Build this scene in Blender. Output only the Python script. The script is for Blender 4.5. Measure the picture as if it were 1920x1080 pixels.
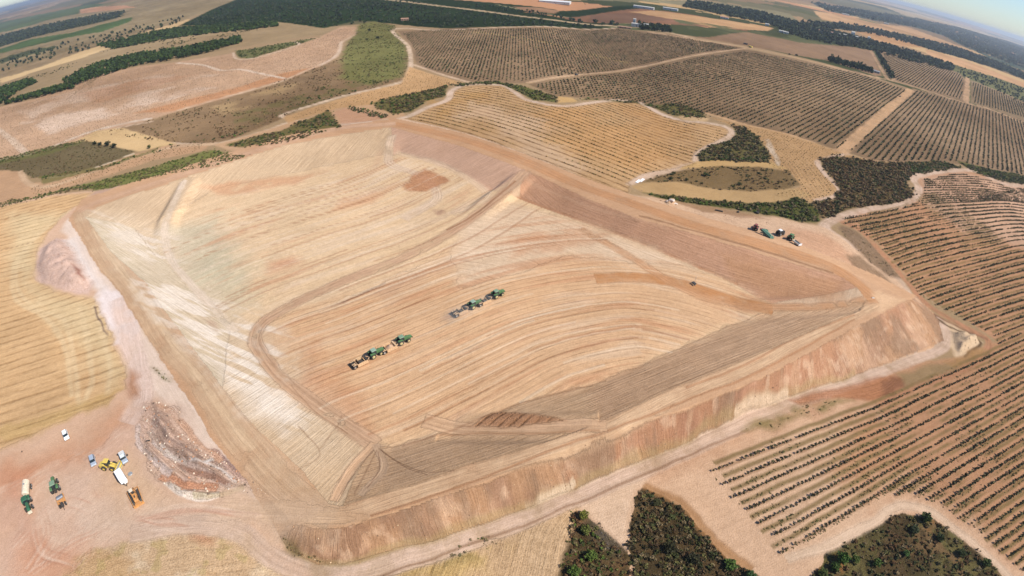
import bpy, math, random
import numpy as np
from mathutils import Matrix, Vector
R = math.radians
random.seed(7); rng = np.random.default_rng(7)
for o in list(bpy.data.objects): bpy.data.objects.remove(o)
SC = bpy.context.scene

# ------------------------------------------------------------------ camera, sky, sun, exposure
CH = 118.0                                   # height of the drone above the crest of the reservoir
FPX, PITCH, ROLL, K3 = 1001.75, 0.62357, 0.0344936, -0.06
cd = bpy.data.cameras.new('camera'); cam = bpy.data.objects.new('camera', cd); SC.collection.objects.link(cam)
cd.type = 'PANO'; cd.panorama_type = 'FISHEYE_LENS_POLYNOMIAL'; cd.sensor_width = 36; cd.sensor_fit = 'HORIZONTAL'
m = 1920 / 36 / FPX
cd.fisheye_fov = R(180)
cd.fisheye_polynomial_k0 = 0; cd.fisheye_polynomial_k1 = -m; cd.fisheye_polynomial_k2 = 0
cd.fisheye_polynomial_k3 = -K3 * m ** 3; cd.fisheye_polynomial_k4 = 0
cd.clip_start = 1; cd.clip_end = 90000
cam.matrix_world = Matrix.Translation((0, 0, CH)) @ Matrix.Rotation(math.pi / 2 - PITCH, 4, 'X') @ Matrix.Rotation(ROLL, 4, 'Z')
SC.camera = cam
SUN_AZ, SUN_EL = math.atan2(0.95, -0.32), R(45.5)      # azimuth clockwise from +Y
w = bpy.data.worlds.new('World'); SC.world = w; w.use_nodes = True
nt = w.node_tree; bg = nt.nodes['Background']; sk = nt.nodes.new('ShaderNodeTexSky')
sk.sky_type = 'NISHITA'; sk.sun_disc = False; sk.sun_elevation = SUN_EL; sk.sun_rotation = SUN_AZ
sk.air_density = 1.0; sk.dust_density = 0.25; sk.ozone_density = 3.5
tn = nt.nodes.new('ShaderNodeMix'); tn.data_type = 'RGBA'; tn.blend_type = 'MULTIPLY'; tn.inputs[0].default_value = 1; tn.inputs[7].default_value = (.80, .89, 1.04, 1)
nt.links.new(sk.outputs[0], tn.inputs[6]); nt.links.new(tn.outputs[2], bg.inputs[0]); bg.inputs[1].default_value = 0.095
sl = bpy.data.lights.new('sun', 'SUN'); sl.energy = 4.7; sl.angle = R(0.53); sl.color = (1, 0.945, 0.86)
sun = bpy.data.objects.new('sun', sl); SC.collection.objects.link(sun)
sd = Vector((math.sin(SUN_AZ) * math.cos(SUN_EL), math.cos(SUN_AZ) * math.cos(SUN_EL), math.sin(SUN_EL)))
sun.rotation_euler = sd.to_track_quat('Z', 'Y').to_euler(); sun.location = (0, 0, 400)
SC.view_settings.view_transform = 'Standard'; SC.view_settings.look = 'None'
SC.view_settings.exposure = 0.5; SC.view_settings.gamma = 1
EXPO = 1.62                                   # light a flat sunlit surface returns per unit of base colour, at this exposure
SC.cycles.max_bounces = 4; SC.cycles.volume_bounces = 0; SC.cycles.diffuse_bounces = 2
SC.cycles.use_denoising = True

# ------------------------------------------------------------------ helpers
def S(c):                                     # photograph colour (0..255) -> base colour
    c = np.array(c, float) / 255
    l = np.where(c <= 0.04045, c / 12.92, ((c + 0.055) / 1.055) ** 2.4)
    return l / EXPO
def rays(P):
    P = np.atleast_2d(np.array(P, float))
    x = (P[:, 0] - 960) / FPX; y = -(P[:, 1] - 540) / FPX
    r = np.hypot(x, y) + 1e-9; th = r + K3 * r ** 3; s = np.sin(th) / r
    X0, Y0, Z0 = x * s, y * s, np.cos(th)
    c, n = math.cos(ROLL), math.sin(ROLL)
    X = X0 * c - Y0 * n; Y = X0 * n + Y0 * c
    cp, sp = math.cos(PITCH), math.sin(PITCH)
    return np.stack([X, Z0 * cp + Y * sp, Y * cp - Z0 * sp], 1)
def WZ(P, z):                                 # photograph point -> place on the level z
    d = rays(P); return d[:, :2] / -d[:, 2:3] * (CH - np.asarray(z).reshape(-1, 1))
TAB = rng.random((256, 256))
def vnoise(x, y):
    xi = np.floor(x).astype(int); yi = np.floor(y).astype(int); fx = x - xi; fy = y - yi
    fx = fx * fx * (3 - 2 * fx); fy = fy * fy * (3 - 2 * fy)
    a = TAB[xi & 255, yi & 255]; b = TAB[(xi + 1) & 255, yi & 255]; c = TAB[xi & 255, (yi + 1) & 255]; d = TAB[(xi + 1) & 255, (yi + 1) & 255]
    return (a + (b - a) * fx) * (1 - fy) + (c + (d - c) * fx) * fy
def fbm(x, y, o=4, s=0):
    v = 0; a = .5; t = 0
    for i in range(o):
        v = v + a * vnoise(x + 17.3 * i + s, y - 9.1 * i + s * 1.7); t += a; a *= .5; x = x * 2.03; y = y * 2.03
    return v / t * 2 - 1
def sst(a, b, x):
    t = np.clip((x - a) / (b - a), 0, 1); return t * t * (3 - 2 * t)
def spline(P, n=8):
    P = np.array(P, float); Q = np.vstack([2 * P[0] - P[1], P, 2 * P[-1] - P[-2]]); out = []
    for i in range(len(P) - 1):
        a, b, c, d = Q[i:i + 4]; t = np.linspace(0, 1, n, endpoint=False)[:, None]
        out.append(.5 * (2 * b + (c - a) * t + (2 * a - 5 * b + 4 * c - d) * t * t + (3 * b - a - 3 * c + d) * t ** 3))
    return np.vstack(out + [P[-1:]])
def inside(X, Y, P):
    ins = np.zeros(X.shape, bool); n = len(P)
    for i in range(n):
        x1, y1 = P[i]; x2, y2 = P[(i + 1) % n]
        if y1 == y2: continue
        c = ((y1 > Y) != (y2 > Y)) & (X < (x2 - x1) * (Y - y1) / (y2 - y1) + x1)
        ins ^= c
    return ins
def segdist(X, Y, P, closed=False, full=False):
    best = np.full(X.shape, 1e18); side = np.zeros(X.shape); along = np.zeros(X.shape); acc = 0
    n = len(P)
    for i in range(n if closed else n - 1):
        ax, ay = P[i]; bx, by = P[(i + 1) % n]; dx, dy = bx - ax, by - ay; L2 = dx * dx + dy * dy
        if L2 == 0: continue
        L = math.sqrt(L2); t = ((X - ax) * dx + (Y - ay) * dy) / L2
        if full:                              # end segments run on
            t = np.clip(t, 0 if i > 0 else -1e9, 1 if i < n - 2 else 1e9)
        else: t = np.clip(t, 0, 1)
        ex = X - ax - t * dx; ey = Y - ay - t * dy; d = ex * ex + ey * ey
        mk = d < best; best[mk] = d[mk]
        if full:
            sg = np.sign(dx * (Y - ay) - dy * (X - ax)); side[mk] = sg[mk]; along[mk] = (acc + t * L)[mk]
        acc += L
    d = np.sqrt(best)
    return (d * side, along) if full else d

# ------------------------------------------------------------------ shape of the land
def HB(x, y):                                 # natural ground
    n0, n1 = .44, -.90
    t = (x - 157) * n0 + (y - 163) * n1
    z = -10.5 * sst(-60, 12, t) * sst(-78, 25, x)
    z = z - 5.5 * sst(20, 120, x) * (1 - sst(-60, 12, t)) * sst(230, 80, x)
    z = z - 4.5 * sst(-40, 10, (x - 157) * n0 + (y - 163) * n1 + 0 * x) * sst(-110, -40, x) * 0
    r = np.hypot(x, y); far = sst(350, 900, r)
    z = z + far * (5 * fbm(x / 420, y / 420, 3, 3.1)) + sst(1300, 4000, r) * 22 * fbm(x / 1500, y / 1500, 4, 8.2) + sst(5000, 12000, r) * 70 * (fbm(x / 4200, y / 4200, 4, 5.5) + .1)
    return z
DEPTH = 6.0
pC = [(733,238),(870,276),(985,318),(1100,372),(1200,412),(1280,432),(1463,487),(1580,520),(1608,540),(1625,562),(1613,580),(1447,653),(1273,723),(1123,793),(1000,836),(873,873),(760,912),(640,950),(615,945),(567,882),(483,807),(417,728),(383,682),(273,530),(207,470),(160,407),(185,387),(340,335),(540,270)]
pF = [(738,290),(750,284),(807,302),(873,327),(927,357),(973,371),(1083,412),(1190,452),(1280,489),(1380,532),(1447,570),(1440,582),(1363,612),(1280,650),(1107,722),(973,757),(873,795),(733,837),(703,832),(633,800),(547,722),(483,662),(433,609),(350,539),(300,479),(258,430),(330,392),(400,356),(560,322),(715,289)]
pO = [(740,226),(870,256),(985,296),(1080,336),(1180,372),(1300,408),(1450,452),(1560,494),(1640,532),(1703,562),(1613,608),(1497,673),(1420,714),(1273,771),(1173,801),(1057,844),(873,918),(740,958),(640,988),(590,992),(545,975),(470,900),(420,840),(370,760),(330,700),(230,545),(185,490),(135,410),(160,378),(330,322),(540,258)]
pT = [(740,222),(870,250),(985,289),(1080,328),(1180,364),(1300,400),(1450,443),(1560,484),(1650,520),(1720,556),(1750,588),(1764,618),(1760,642),(1745,655),(1713,664),(1613,700),(1480,745),(1397,775),(1280,832),(1140,892),(1007,942),(907,985),(773,1022),(640,1056),(590,1058),(540,1030),(520,1000),(465,905),(410,840),(362,765),(320,700),(222,545),(178,492),(128,410),(155,372),(328,318),(540,253)]
C_ = WZ(pC, 0.); F_ = WZ(pF, -DEPTH); O_ = WZ(pO, 0.)
def march(P, H):                              # photograph points -> places on the surface H
    d = rays(P); dz = np.minimum(d[:, 2], -.012); z = np.zeros(len(d)); steep = np.clip(-d[:, 2] * 3, .25, .8)
    for i in range(16):
        t = (CH - z) / -dz; z = z + steep * (H(d[:, 0] * t, d[:, 1] * t) - z)
    t = (CH - z) / -dz; hd = d[:, :2] / np.hypot(d[:, 0], d[:, 1])[:, None]
    return d[:, :2] * t[:, None] + hd * (np.clip(.012 + d[:, 2], 0, None) * 5e5)[:, None]
T_ = march(pT, HB)
ramps = []                                    # (centre line in world, z start, z end, half width)
def mk_ramp(px, z0, z1, hw):
    q = np.array([WZ([p], z0 + (z1 - z0) * i / (len(px) - 1))[0] for i, p in enumerate(px)]); ramps.append((spline(q, 5), z0, z1, hw))
mk_ramp([(1000,318),(960,345),(925,372),(880,415)], 0, -DEPTH, 4)
mk_ramp([(1625,565),(1540,572),(1450,577),(1380,580)], 0, -DEPTH, 5)
mk_ramp([(1110,800),(1020,801),(930,803),(850,802)], 0, -DEPTH, 3.2)
mk_ramp([(355,335),(330,375),(313,410),(312,450)], 0, -DEPTH, 3)
def HF(x, y, rough=True):
    x = np.asarray(x, float); y = np.asarray(y, float)
    z = HB(x, y)
    m = (x > -320) & (x < 260) & (y > 20) & (y < 420)
    if m.any():
        X, Y = x[m], y[m]; zz = z[m]
        inT = inside(X, Y, T_); inO = inside(X, Y, O_); inC = inside(X, Y, C_); inF = inside(X, Y, F_)
        k = inT & ~inO
        if k.any():
            a = segdist(X[k], Y[k], O_, True); b = segdist(X[k], Y[k], T_, True)
            zz[k] = zz[k] * (a / (a + b + 1e-6))
        zz[inO] = 0
        k = inC & ~inF
        if k.any():
            a = segdist(X[k], Y[k], C_, True); b = segdist(X[k], Y[k], F_, True); t = a / (a + b + 1e-6)
            zz[k] = -DEPTH * t
        zz[inC & inF] = -DEPTH
        for L, z0, z1, hw in ramps:
            k = inC.copy()
            sx = (X > L[:, 0].min() - 12) & (X < L[:, 0].max() + 12) & (Y > L[:, 1].min() - 12) & (Y < L[:, 1].max() + 12) & k
            if not sx.any(): continue
            pd, al = segdist(X[sx], Y[sx], L, False, True)
            T = np.hypot(*np.diff(L, axis=0).T).sum(); tz = z0 + (z1 - z0) * np.clip(al / T, 0, 1)
            wgt = 1 - sst(hw, hw + 5, np.abs(pd)); wgt = wgt * (al > -2) * (al < T + 4)
            zz[sx] = zz[sx] * (1 - wgt) + np.maximum(tz, -DEPTH) * wgt
        z[m] = zz
    return z
MOUNDS = []
def HG(x, y):                                 # full ground incl. heaps
    z = HF(x, y)
    for P, h, f, sc in MOUNDS:
        mn = P.min(0) - 2; mx = P.max(0) + 2
        m = (x > mn[0]) & (x < mx[0]) & (y > mn[1]) & (y < mx[1])
        if m.any():
            X, Y = x[m], y[m]; ins = inside(X, Y, P); d = segdist(X, Y, P, True) * ins
            z[m] = z[m] + h * sst(0, f, d) * (1 + .6 * fbm(X / sc, Y / sc, 3)) * ins
    return z
def W(P): return march(P, HF)
def at(px, py):
    p = march([(px, py)], HG); return Vector((p[0, 0], p[0, 1], float(HG(p[:, 0].copy(), p[:, 1].copy())[0])))
SPOIL = [(272,745),(300,755),(335,775),(372,825),(425,868),(480,905),(500,920),(440,928),(380,932),(335,925),(312,897),(285,872),(258,825),(252,800)]
for P, h, f, sc in (([(285,762),(320,775),(350,820),(400,865),(455,905),(400,905),(350,880),(305,840),(280,800)], 3.0, 6, 5),
                    ([(262,800),(290,830),(330,875),(380,905),(350,915),(312,893),(270,850)], 2.2, 4, 4),
                    ([(310,892),(350,915),(400,922),(440,922),(390,938),(340,935),(315,915)], 2.5, 3, 3),
                    ([(105,447),(130,450),(150,478),(175,520),(165,548),(120,546),(78,530),(66,505),(76,468)], 3.5, 8, 8),
                    ([(1352,712),(1352,712.1),(1352.1,712)], .1, 1, 1),
                    ([(1782,622),(1800,618),(1835,632),(1838,645),(1800,668),(1790,655)], 2.5, 5, 4),
                    ([(1246,376),(1262,374),(1270,380),(1262,385),(1250,383)], 1.8, 2, 1.5)):
    MOUNDS.append((W(P), h, f, sc))

# ------------------------------------------------------------------ ground sheet: rings of equal depression angle
az = np.concatenate([np.arange(-180, -88, 4.), np.arange(-88, 88, .125), np.arange(88, 180, 4.)])
dep = np.concatenate([[89.5, 85, 80, 76, 73, 71, 70, 69], np.arange(68.4, 40, -.115), np.arange(40, 12, -.1), np.arange(12, 3, -.065), np.arange(3, .27, -.045)])
rr = CH / np.tan(np.radians(dep)); rr = np.concatenate([rr, [32000.]])
NA, NR = len(az), len(rr)
A, Rr = np.meshgrid(np.radians(az), rr)
import time; T0 = time.time()
X = (np.sin(A) * Rr).ravel(); Y = (np.cos(A) * Rr).ravel()
N = len(X)
near = np.hypot(X, Y) < 700
n1 = fbm(X / 9, Y / 9, 4, 1.); n2 = fbm(X / 9, Y / 9, 4, 55.); n3 = fbm(X / 38, Y / 38, 4, 21.); n4 = fbm(X / 3.1, Y / 3.1, 3, 77.); n5 = fbm(X / 160, Y / 160, 3, 91.)
Z = HG(X.copy(), Y.copy())
Z = Z + near * (.10 * n1 + .06 * n4)
COL = np.zeros((N, 3)); COL[:] = S((172, 146, 112)); FLOW = np.zeros((N, 3)); AMP = np.zeros((N, 3)); AMP[:, 2] = .5
RG = np.hypot(X, Y)
# far patchwork of fields: warped cells, each with its own crop
def cells(sc, seed, cols, wts, mask, ang=.7, asp=1.7):
    idx = np.nonzero(mask)[0]; x = X[idx] + 60 * n3[idx]; y = Y[idx] + 60 * n5[idx]
    u = (x * math.cos(ang) + y * math.sin(ang)) / sc; v = (-x * math.sin(ang) + y * math.cos(ang)) / sc / asp
    g = np.random.default_rng(seed); JX = g.random((64, 64)); JY = g.random((64, 64)); CI = g.choice(len(cols), (64, 64), p=np.array(wts) / sum(wts)); BR = g.random((64, 64)) * .3 + .85
    ui = np.floor(u).astype(int); vi = np.floor(v).astype(int); bd = np.full(len(idx), 1e9); bc = np.zeros(len(idx), int); bb = np.ones(len(idx))
    for i in (-1, 0, 1):
        for j in (-1, 0, 1):
            a = (ui + i) & 63; b = (vi + j) & 63
            d = np.maximum(abs(ui + i + JX[a, b] - u), abs(vi + j + JY[a, b] - v)); k = d < bd; bd[k] = d[k]; bc[k] = CI[a, b][k]; bb[k] = BR[a, b][k]
    COL[idx] = np.array([S(c) for c in cols])[bc] * bb[:, None]
FC = [(205,172,125),(150,125,95),(104,104,70),(74,78,50),(180,150,115),(120,112,82),(200,150,112),(94,98,64)]
cells(300, 3, FC, [3,3,2,3,3,2,1,2], RG > 900)
cells(800, 5, FC, [3,3,2,4,3,2,1,2], RG > 3000)
UNT = []
def wmask(P, feather=1.5, rag=2.0, raw=False, px=True):
    """weight of every ground point inside the outline P (photograph points), with a ragged edge"""
    Q = W(P) if px else np.array(P)
    dist = np.hypot(Q[:, 0], Q[:, 1]).mean(); 
    f = max(feather, dist * .0012); g = rag * (1 if dist < 900 else 1.6)
    mn = Q.min(0) - g - f; mx = Q.max(0) + g + f
    idx = np.nonzero((X > mn[0]) & (X < mx[0]) & (Y > mn[1]) & (Y < mx[1]))[0]
    if not len(idx): return idx, np.zeros(0)
    x = X[idx] + g * n1[idx] + .5 * g * n4[idx]; y = Y[idx] + g * n2[idx]
    ins = inside(x, y, Q)
    if f < 1: return idx[ins], np.ones(ins.sum())
    d = segdist(x, y, Q, True); w = np.clip(.5 + np.where(ins, d, -d) / (2 * f), 0, 1)
    k = w > 0; return idx[k], w[k]
def paint(P, col, feather=1.0, rag=1.5, op=1., var=.08, amp=None, flow=None, period=4., cut=None, px=True, wob=0.):
    idx, w = wmask(P, feather, rag, px=px)
    if not len(idx): return
    if cut is not None:                        # keep only patches where the noise passes
        nz, th, so = cut; w = w * sst(th - so, th + so, nz[idx])
    w = w * op; c = S(col) * (1 + var * n3[idx] * 2 + var * n1[idx] + .5 * var * n4[idx] + (.25 if RG[idx].mean() > 450 else .06) * n5[idx])[:, None] * (1 + np.outer(.5 * var * n2[idx] + .1 * n5[idx], (.0, .35, .8)))
    COL[idx] = COL[idx] * (1 - w[:, None]) + c * w[:, None]
    h = w > .5
    if amp is not None: AMP[idx[h]] = amp
    if flow is not None:
        g = W(flow) if px else np.array(flow); g = spline(g, 6) if len(g) > 2 else g
        p, a = segdist(X[idx[h]], Y[idx[h]], g, False, True)
        FLOW[idx[h], 0] = p / period; FLOW[idx[h], 1] = a
def line(P, col, width, feather=.5, op=1., rag=.4, smooth=True, amp=(.5, 0, .5), flow=True, px=True, dash=None, ruts=0):
    Q = W(P) if px else np.array(P); Q = spline(Q, 8) if smooth and len(Q) > 2 else Q
    mn = Q.min(0) - width; mx = Q.max(0) + width
    idx = np.nonzero((X > mn[0]) & (X < mx[0]) & (Y > mn[1]) & (Y < mx[1]))[0]
    if not len(idx): return
    p, a = segdist(X[idx] + rag * n1[idx], Y[idx] + rag * n2[idx], Q, False, True); p = p * (1 - .25 * n3[idx]); T = np.hypot(*np.diff(Q, axis=0).T).sum()
    f = max(feather, np.hypot(*Q.mean(0)) * .0008)
    w = (1 - sst(width / 2 - f, width / 2 + f, np.abs(p))) * (a > -1) * (a < T + 1)
    if dash is not None: w = w * sst(dash - .25, dash + .25, n3[idx] + .5 * n1[idx])
    w = w * op
    c = S(col) * (1 + .12 * n3[idx] + .10 * n1[idx] + .06 * n4[idx])[:, None]
    if width > 3: w = w * np.clip(.88 + .5 * n1[idx] + .4 * n4[idx], .35, 1)
    if ruts: c = c * (1 - ruts * np.exp(-((np.abs(np.abs(p) - width * .2)) / (width * .07)) ** 2))[:, None]
    COL[idx] = COL[idx] * (1 - w[:, None]) + c * w[:, None]
    if flow:
        h = w > .5; AMP[idx[h]] = amp; FLOW[idx[h], 0] = p[h] / 3; FLOW[idx[h], 1] = a[h]
exec_regions = True
# ---- the outlying country
paint([(-60,50),(200,25),(350,10),(440,-5),(470,60),(200,150),(0,215),(-60,230)], (160,138,106), 3, 4, var=.12)
paint([(0,160),(80,130),(150,110),(230,85),(300,62),(355,45),(450,30),(600,40),(660,60),(560,70),(440,90),(300,118),(160,150),(60,190),(0,205)], (165,142,108), 3, 4)
paint([(0,148),(80,124),(150,97),(220,76),(300,52),(352,36),(358,42),(300,60),(230,82),(150,110),(80,130),(0,158)], (215,184,138), 2, 4, var=.04)
paint([(-40,60),(60,38),(150,20),(260,0),(330,-8),(440,-8),(440,4),(352,34),(260,58),(150,90),(60,118),(-40,140)], (150,132,100), 3, 6, var=.15)
paint([(-40,75),(40,58),(120,40),(200,26),(235,22),(225,32),(160,48),(60,70),(0,88),(-40,98)], (66,72,46), 3, 12)
paint([(-40,100),(0,92),(60,73),(130,62),(200,44),(250,31),(245,40),(190,60),(130,70),(60,86),(0,100),(-40,112)], (84,102,60), 2, 2, var=.08)
paint([(-40,52),(40,34),(110,20),(170,8),(200,6),(160,22),(90,38),(20,58),(-40,70)], (94,106,70), 3, 3)
paint([(0,110),(50,95),(110,85),(100,92),(40,108),(0,120)], (80,84,58), 2, 6)
paint([(150,18),(235,10),(255,14),(200,20),(150,25)], (196,150,116), 2, 2)
line([(0,38),(60,22),(110,4)], (206,186,148), 25)
line([(0,27),(50,15),(100,1)], (206,186,148), 18)
paint([(335,48),(440,0),(700,-8),(790,-4),(947,7),(1050,20),(1187,10),(1232,16),(1060,33),(975,22),(1157,46),(1130,53),(940,50),(840,54),(787,50),(700,41),(673,38),(607,53),(520,41),(440,47)], (46,60,34), 2, 2, var=.12, amp=(0,.5,.8), flow=[(500,20),(900,45)], period=7)
line([(695,-4),(800,8),(900,20),(1000,33),(1080,43),(1157,49)], (196,172,138), 16, 1.5)
line([(930,8),(1000,22),(1090,36),(1180,44)], (150,140,105), 9, 1.5)
paint([(1050,33),(1200,16),(1280,25),(1420,50),(1400,58),(1290,48),(1160,44),(1080,40)], (150,112,88), 2, 2, var=.05)
paint([(1180,22),(1230,20),(1320,32),(1450,52),(1440,58),(1340,52),(1250,34)], (200,160,118), 2, 2)
paint([(1110,28),(1200,25),(1260,38),(1180,44),(1100,40)], (132,102,82), 2, 2)
paint([(960,12),(1050,20),(1040,26),(990,22)], (170,135,105), 2, 2)
paint([(1200,0),(1330,2),(1480,25),(1500,42),(1440,33),(1360,20),(1280,10)], (150,140,108), 2, 3)
paint([(1260,36),(1400,56),(1500,72),(1600,88),(1500,82),(1400,70),(1290,54)], (104,104,72), 2, 5, cut=(n3,-.1,.3))
paint([(1290,68),(1330,70),(1400,60),(1500,80),(1600,88),(1632,95),(1655,142),(1640,142),(1560,115),(1500,105),(1400,86)], (152,124,98), 2, 2, var=.1)
paint([(1290,3),(1330,8),(1430,25),(1500,45),(1600,70),(1700,95),(1790,125),(1785,133),(1700,112),(1632,93),(1560,82),(1500,70),(1440,44),(1360,28),(1280,12)], (58,68,46), 2, 3)
paint([(1500,42),(1600,47),(1700,70),(1790,90),(1900,130),(1990,165),(1990,180),(1890,136),(1800,108),(1720,86),(1620,60),(1500,50)], (56,68,52), 2, 5)
paint([(1520,4),(1600,17),(1690,31),(1750,42),(1895,80),(1980,105),(1980,158),(1900,125),(1813,90),(1770,68),(1729,54),(1646,40),(1552,21)], (70,82,70), 3, 8, cut=(n3,-.3,.3))
paint([(1525,20),(1560,25),(1640,43),(1700,50),(1790,83),(1830,98),(1790,92),(1700,64),(1600,50),(1540,36)], (200,160,118), 2, 4)
paint([(1605,59),(1640,61),(1720,84),(1735,90),(1690,86),(1640,76)], (200,156,112), 2, 2)
paint([(1735,92),(1790,108),(1870,136),(1920,155),(1990,185),(1990,200),(1900,162),(1800,128),(1740,102)], (205,162,120), 2, 2)
paint([(1640,8),(1700,20),(1800,45),(1920,78),(1920,84),(1800,52),(1700,30)], (190,168,135), 4, 6)
paint([(1700,98),(1760,112),(1860,143),(1990,190),(1990,232),(1920,200),(1830,155),(1790,133)], (118,116,80), 2, 2, amp=(0,.6,.4), flow=[(1740,98),(1742,130)], period=9)
# ---- plantations on the plain
VA = (0, .10, .8)
paint([(745,58),(800,55),(950,52),(1157,52),(1200,58),(1290,70),(1398,91),(1250,115),(1100,140),(985,156),(885,154),(800,130),(780,119),(770,85)], (154,128,100), 1, 1, var=.12, amp=VA, flow=[(1400,91),(990,156)], period=5)
paint([(990,158),(1100,140),(1250,117),(1395,92),(1500,112),(1610,135),(1705,167),(1640,224),(1572,282),(1480,252),(1400,233),(1325,213),(1235,197),(1130,187),(1040,180)], (150,125,97), 1, 1, var=.12, amp=VA, flow=[(1580,282),(1707,168)], period=5)
paint([(1712,166),(1800,188),(1920,225),(2050,270),(2050,350),(1920,338),(1860,325),(1800,308),(1740,303),(1690,305),(1640,302),(1588,286),(1650,228)], (150,125,98), 1, 1, var=.12, amp=VA, flow=[(1580,282),(1707,168)], period=5)
paint([(1645,95),(1700,105),(1750,120),(1800,138),(1812,150),(1808,190),(1740,172),(1672,152)], (150,125,98), 1, 1, amp=VA, flow=[(1580,282),(1707,168)], period=5)
paint([(1820,150),(1920,190),(2050,240),(2050,268),(1920,225),(1820,193)], (148,126,98), 1, 1, amp=VA, flow=[(1580,282),(1707,168)], period=5)
# ---- left upper fields
paint([(0,200),(60,187),(120,162),(200,137),(267,123),(320,118),(400,106),(443,98),(437,113),(470,109),(520,88),(560,76),(600,69),(640,50),(665,50),(674,62),(642,76),(634,106),(600,127),(540,147),(480,167),(400,192),(333,209),(283,224),(230,239),(160,264),(120,280),(50,293),(0,303),(-60,320),(-60,215)], (203,168,136), 1.5, 1.5, var=.08, amp=(.3,.8,.6), flow=[(0,265),(60,250),(160,222),(250,195),(340,172),(440,152),(540,135)], period=5.2)
paint([(20,205),(160,165),(300,140),(420,140),(300,160),(160,195),(60,225)], (218,192,168), 4, 8, op=.7, cut=(n3,-.1,.35))
paint([(40,230),(200,190),(330,160),(400,165),(240,210),(100,250)], (220,194,170), 4, 8, op=.8, cut=(n3,-.05,.3))
paint([(250,212),(340,190),(440,165),(520,140),(600,122),(560,142),(480,164),(400,190),(320,210)], (198,146,106), 3, 3, op=.85)
paint([(150,175),(260,150),(360,140),(300,160),(180,195)], (200,152,116), 5, 6, op=.5)
line([(0,300),(60,288),(130,262),(170,247),(230,232),(283,222)], (226,205,182), 6, 1.2)
line([(333,207),(400,188),(467,170),(533,150),(583,128),(630,106),(640,80),(668,64),(672,54)], (220,190,160), 5, 1.2)
line([(333,118),(380,122),(415,132),(450,130),(490,138),(533,147)], (226,202,178), 5, 1)
line([(-10,238),(22,262),(48,288)], (220,194,168), 7, 1)
line([(640,78),(634,100),(600,124)], (222,196,170), 4, 1)
paint([(440,95),(470,92),(520,83),(600,70),(570,80),(510,98),(470,110),(445,108)], (120,118,78), 1.5, 3)
line([(437,98),(443,110),(470,110),(510,100),(560,84),(550,78)], (218,192,165), 4, 1)
# dry scrub ridges
paint([(193,247),(233,236),(283,227),(333,210),(400,190),(467,173),(533,153),(583,130),(640,110),(650,85),(668,62),(675,45),(700,40),(740,48),(735,58),(745,66),(762,88),(765,120),(755,150),(700,165),(640,182),(560,205),(530,222),(490,240),(430,262),(390,270),(330,268),(270,263),(215,258)], (148,122,92), 1.5, 2, var=.12, amp=(0,0,1))
paint([(640,110),(650,85),(668,62),(675,45),(700,40),(740,48),(735,58),(745,66),(762,88),(765,120),(750,145),(690,160),(640,150)], (126,122,76), 4, 5, var=.12, amp=(0,0,1))
paint([(430,215),(560,180),(640,160),(700,150),(640,180),(560,205),(450,245)], (120,112,72), 3, 8, op=.7, cut=(n1,-.1,.3))
paint([(400,200),(500,170),(640,130),(620,150),(500,190),(420,215)], (178,150,110), 3, 6, op=.8, cut=(n3,.05,.2))
line([(190,247),(186,252),(215,262),(270,267),(330,270),(400,270),(440,262),(500,245),(535,232),(560,225),(545,222),(530,215),(600,193),(640,181),(700,167),(757,152),(768,135),(770,110),(764,85),(742,66),(737,56),(760,53),(800,56),(850,56),(950,51),(1050,51),(1130,54),(1157,52)], (220,194,166), 5, 1)
line([(193,247),(240,236),(285,228)], (212,184,156), 3.5, 1)
line([(775,121),(830,140),(886,156)], (218,188,158), 4, 1)
paint([(530,220),(600,197),(680,173),(752,157),(768,125),(800,136),(870,156),(840,160),(790,175),(735,183),(700,196),(640,202),(560,224),(542,232)], (212,172,126), 1, 1, amp=(.2,.25,.5), flow=[(560,212),(700,178),(850,150)], period=3)
paint([(540,232),(640,202),(700,196),(735,183),(760,218),(740,226),(700,230),(640,242),(600,250),(540,262),(440,285),(400,270),(440,262)], (204,168,132), 1, 2)
paint([(627,210),(650,202),(690,208),(735,218),(690,230),(645,240)], (208,166,134), 1, 1, amp=(.3,.3,.4), flow=[(640,215),(725,225)], period=3)
paint([(425,272),(460,260),(520,245),(545,236),(600,215),(618,206),(632,225),(640,240),(590,252),(540,265),(470,276)], (122,112,72), 1, 3, amp=(0,0,1))
paint([(0,300),(50,292),(100,276),(160,263),(200,272),(253,283),(240,292),(190,310),(120,330),(60,334),(40,322),(0,318),(-60,330),(-60,312)], (116,102,74), 1, 1.5, var=.06, amp=(0,0,.9))
paint([(0,298),(100,274),(160,262),(150,270),(90,290),(0,308)], (112,112,66), 2, 4, op=.7)
paint([(135,268),(180,245),(230,240),(330,270),(260,284),(200,272),(160,264)], (208,176,130), 1, 1)
paint([(-60,330),(0,320),(40,322),(50,345),(110,340),(180,315),(250,290),(320,272),(400,268),(380,283),(290,300),(200,330),(140,347),(60,372),(-60,400)], (202,164,128), 1, 2, amp=(.4,.3,.5), flow=[(0,365),(100,345),(220,310),(340,275)], period=3)
line([(38,322),(55,345),(100,348),(180,320),(260,293),(330,275),(400,270)], (214,182,148), 5, 1)
line([(80,334),(130,328),(190,310),(250,288)], (220,200,170), 1.6, .4)
paint([(70,333),(190,312),(290,280),(300,275),(290,285),(190,318),(80,345)], (126,116,72), 1, 3, op=.8)
paint([(150,347),(200,335),(290,312),(360,290),(400,281),(460,292),(430,303),(330,325),(240,345),(180,357)], (128,128,76), 1, 2.5, amp=(0,0,1))
line([(0,385),(60,372),(140,352),(230,350)], (108,112,62), 3, 1, rag=2, flow=False)
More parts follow.
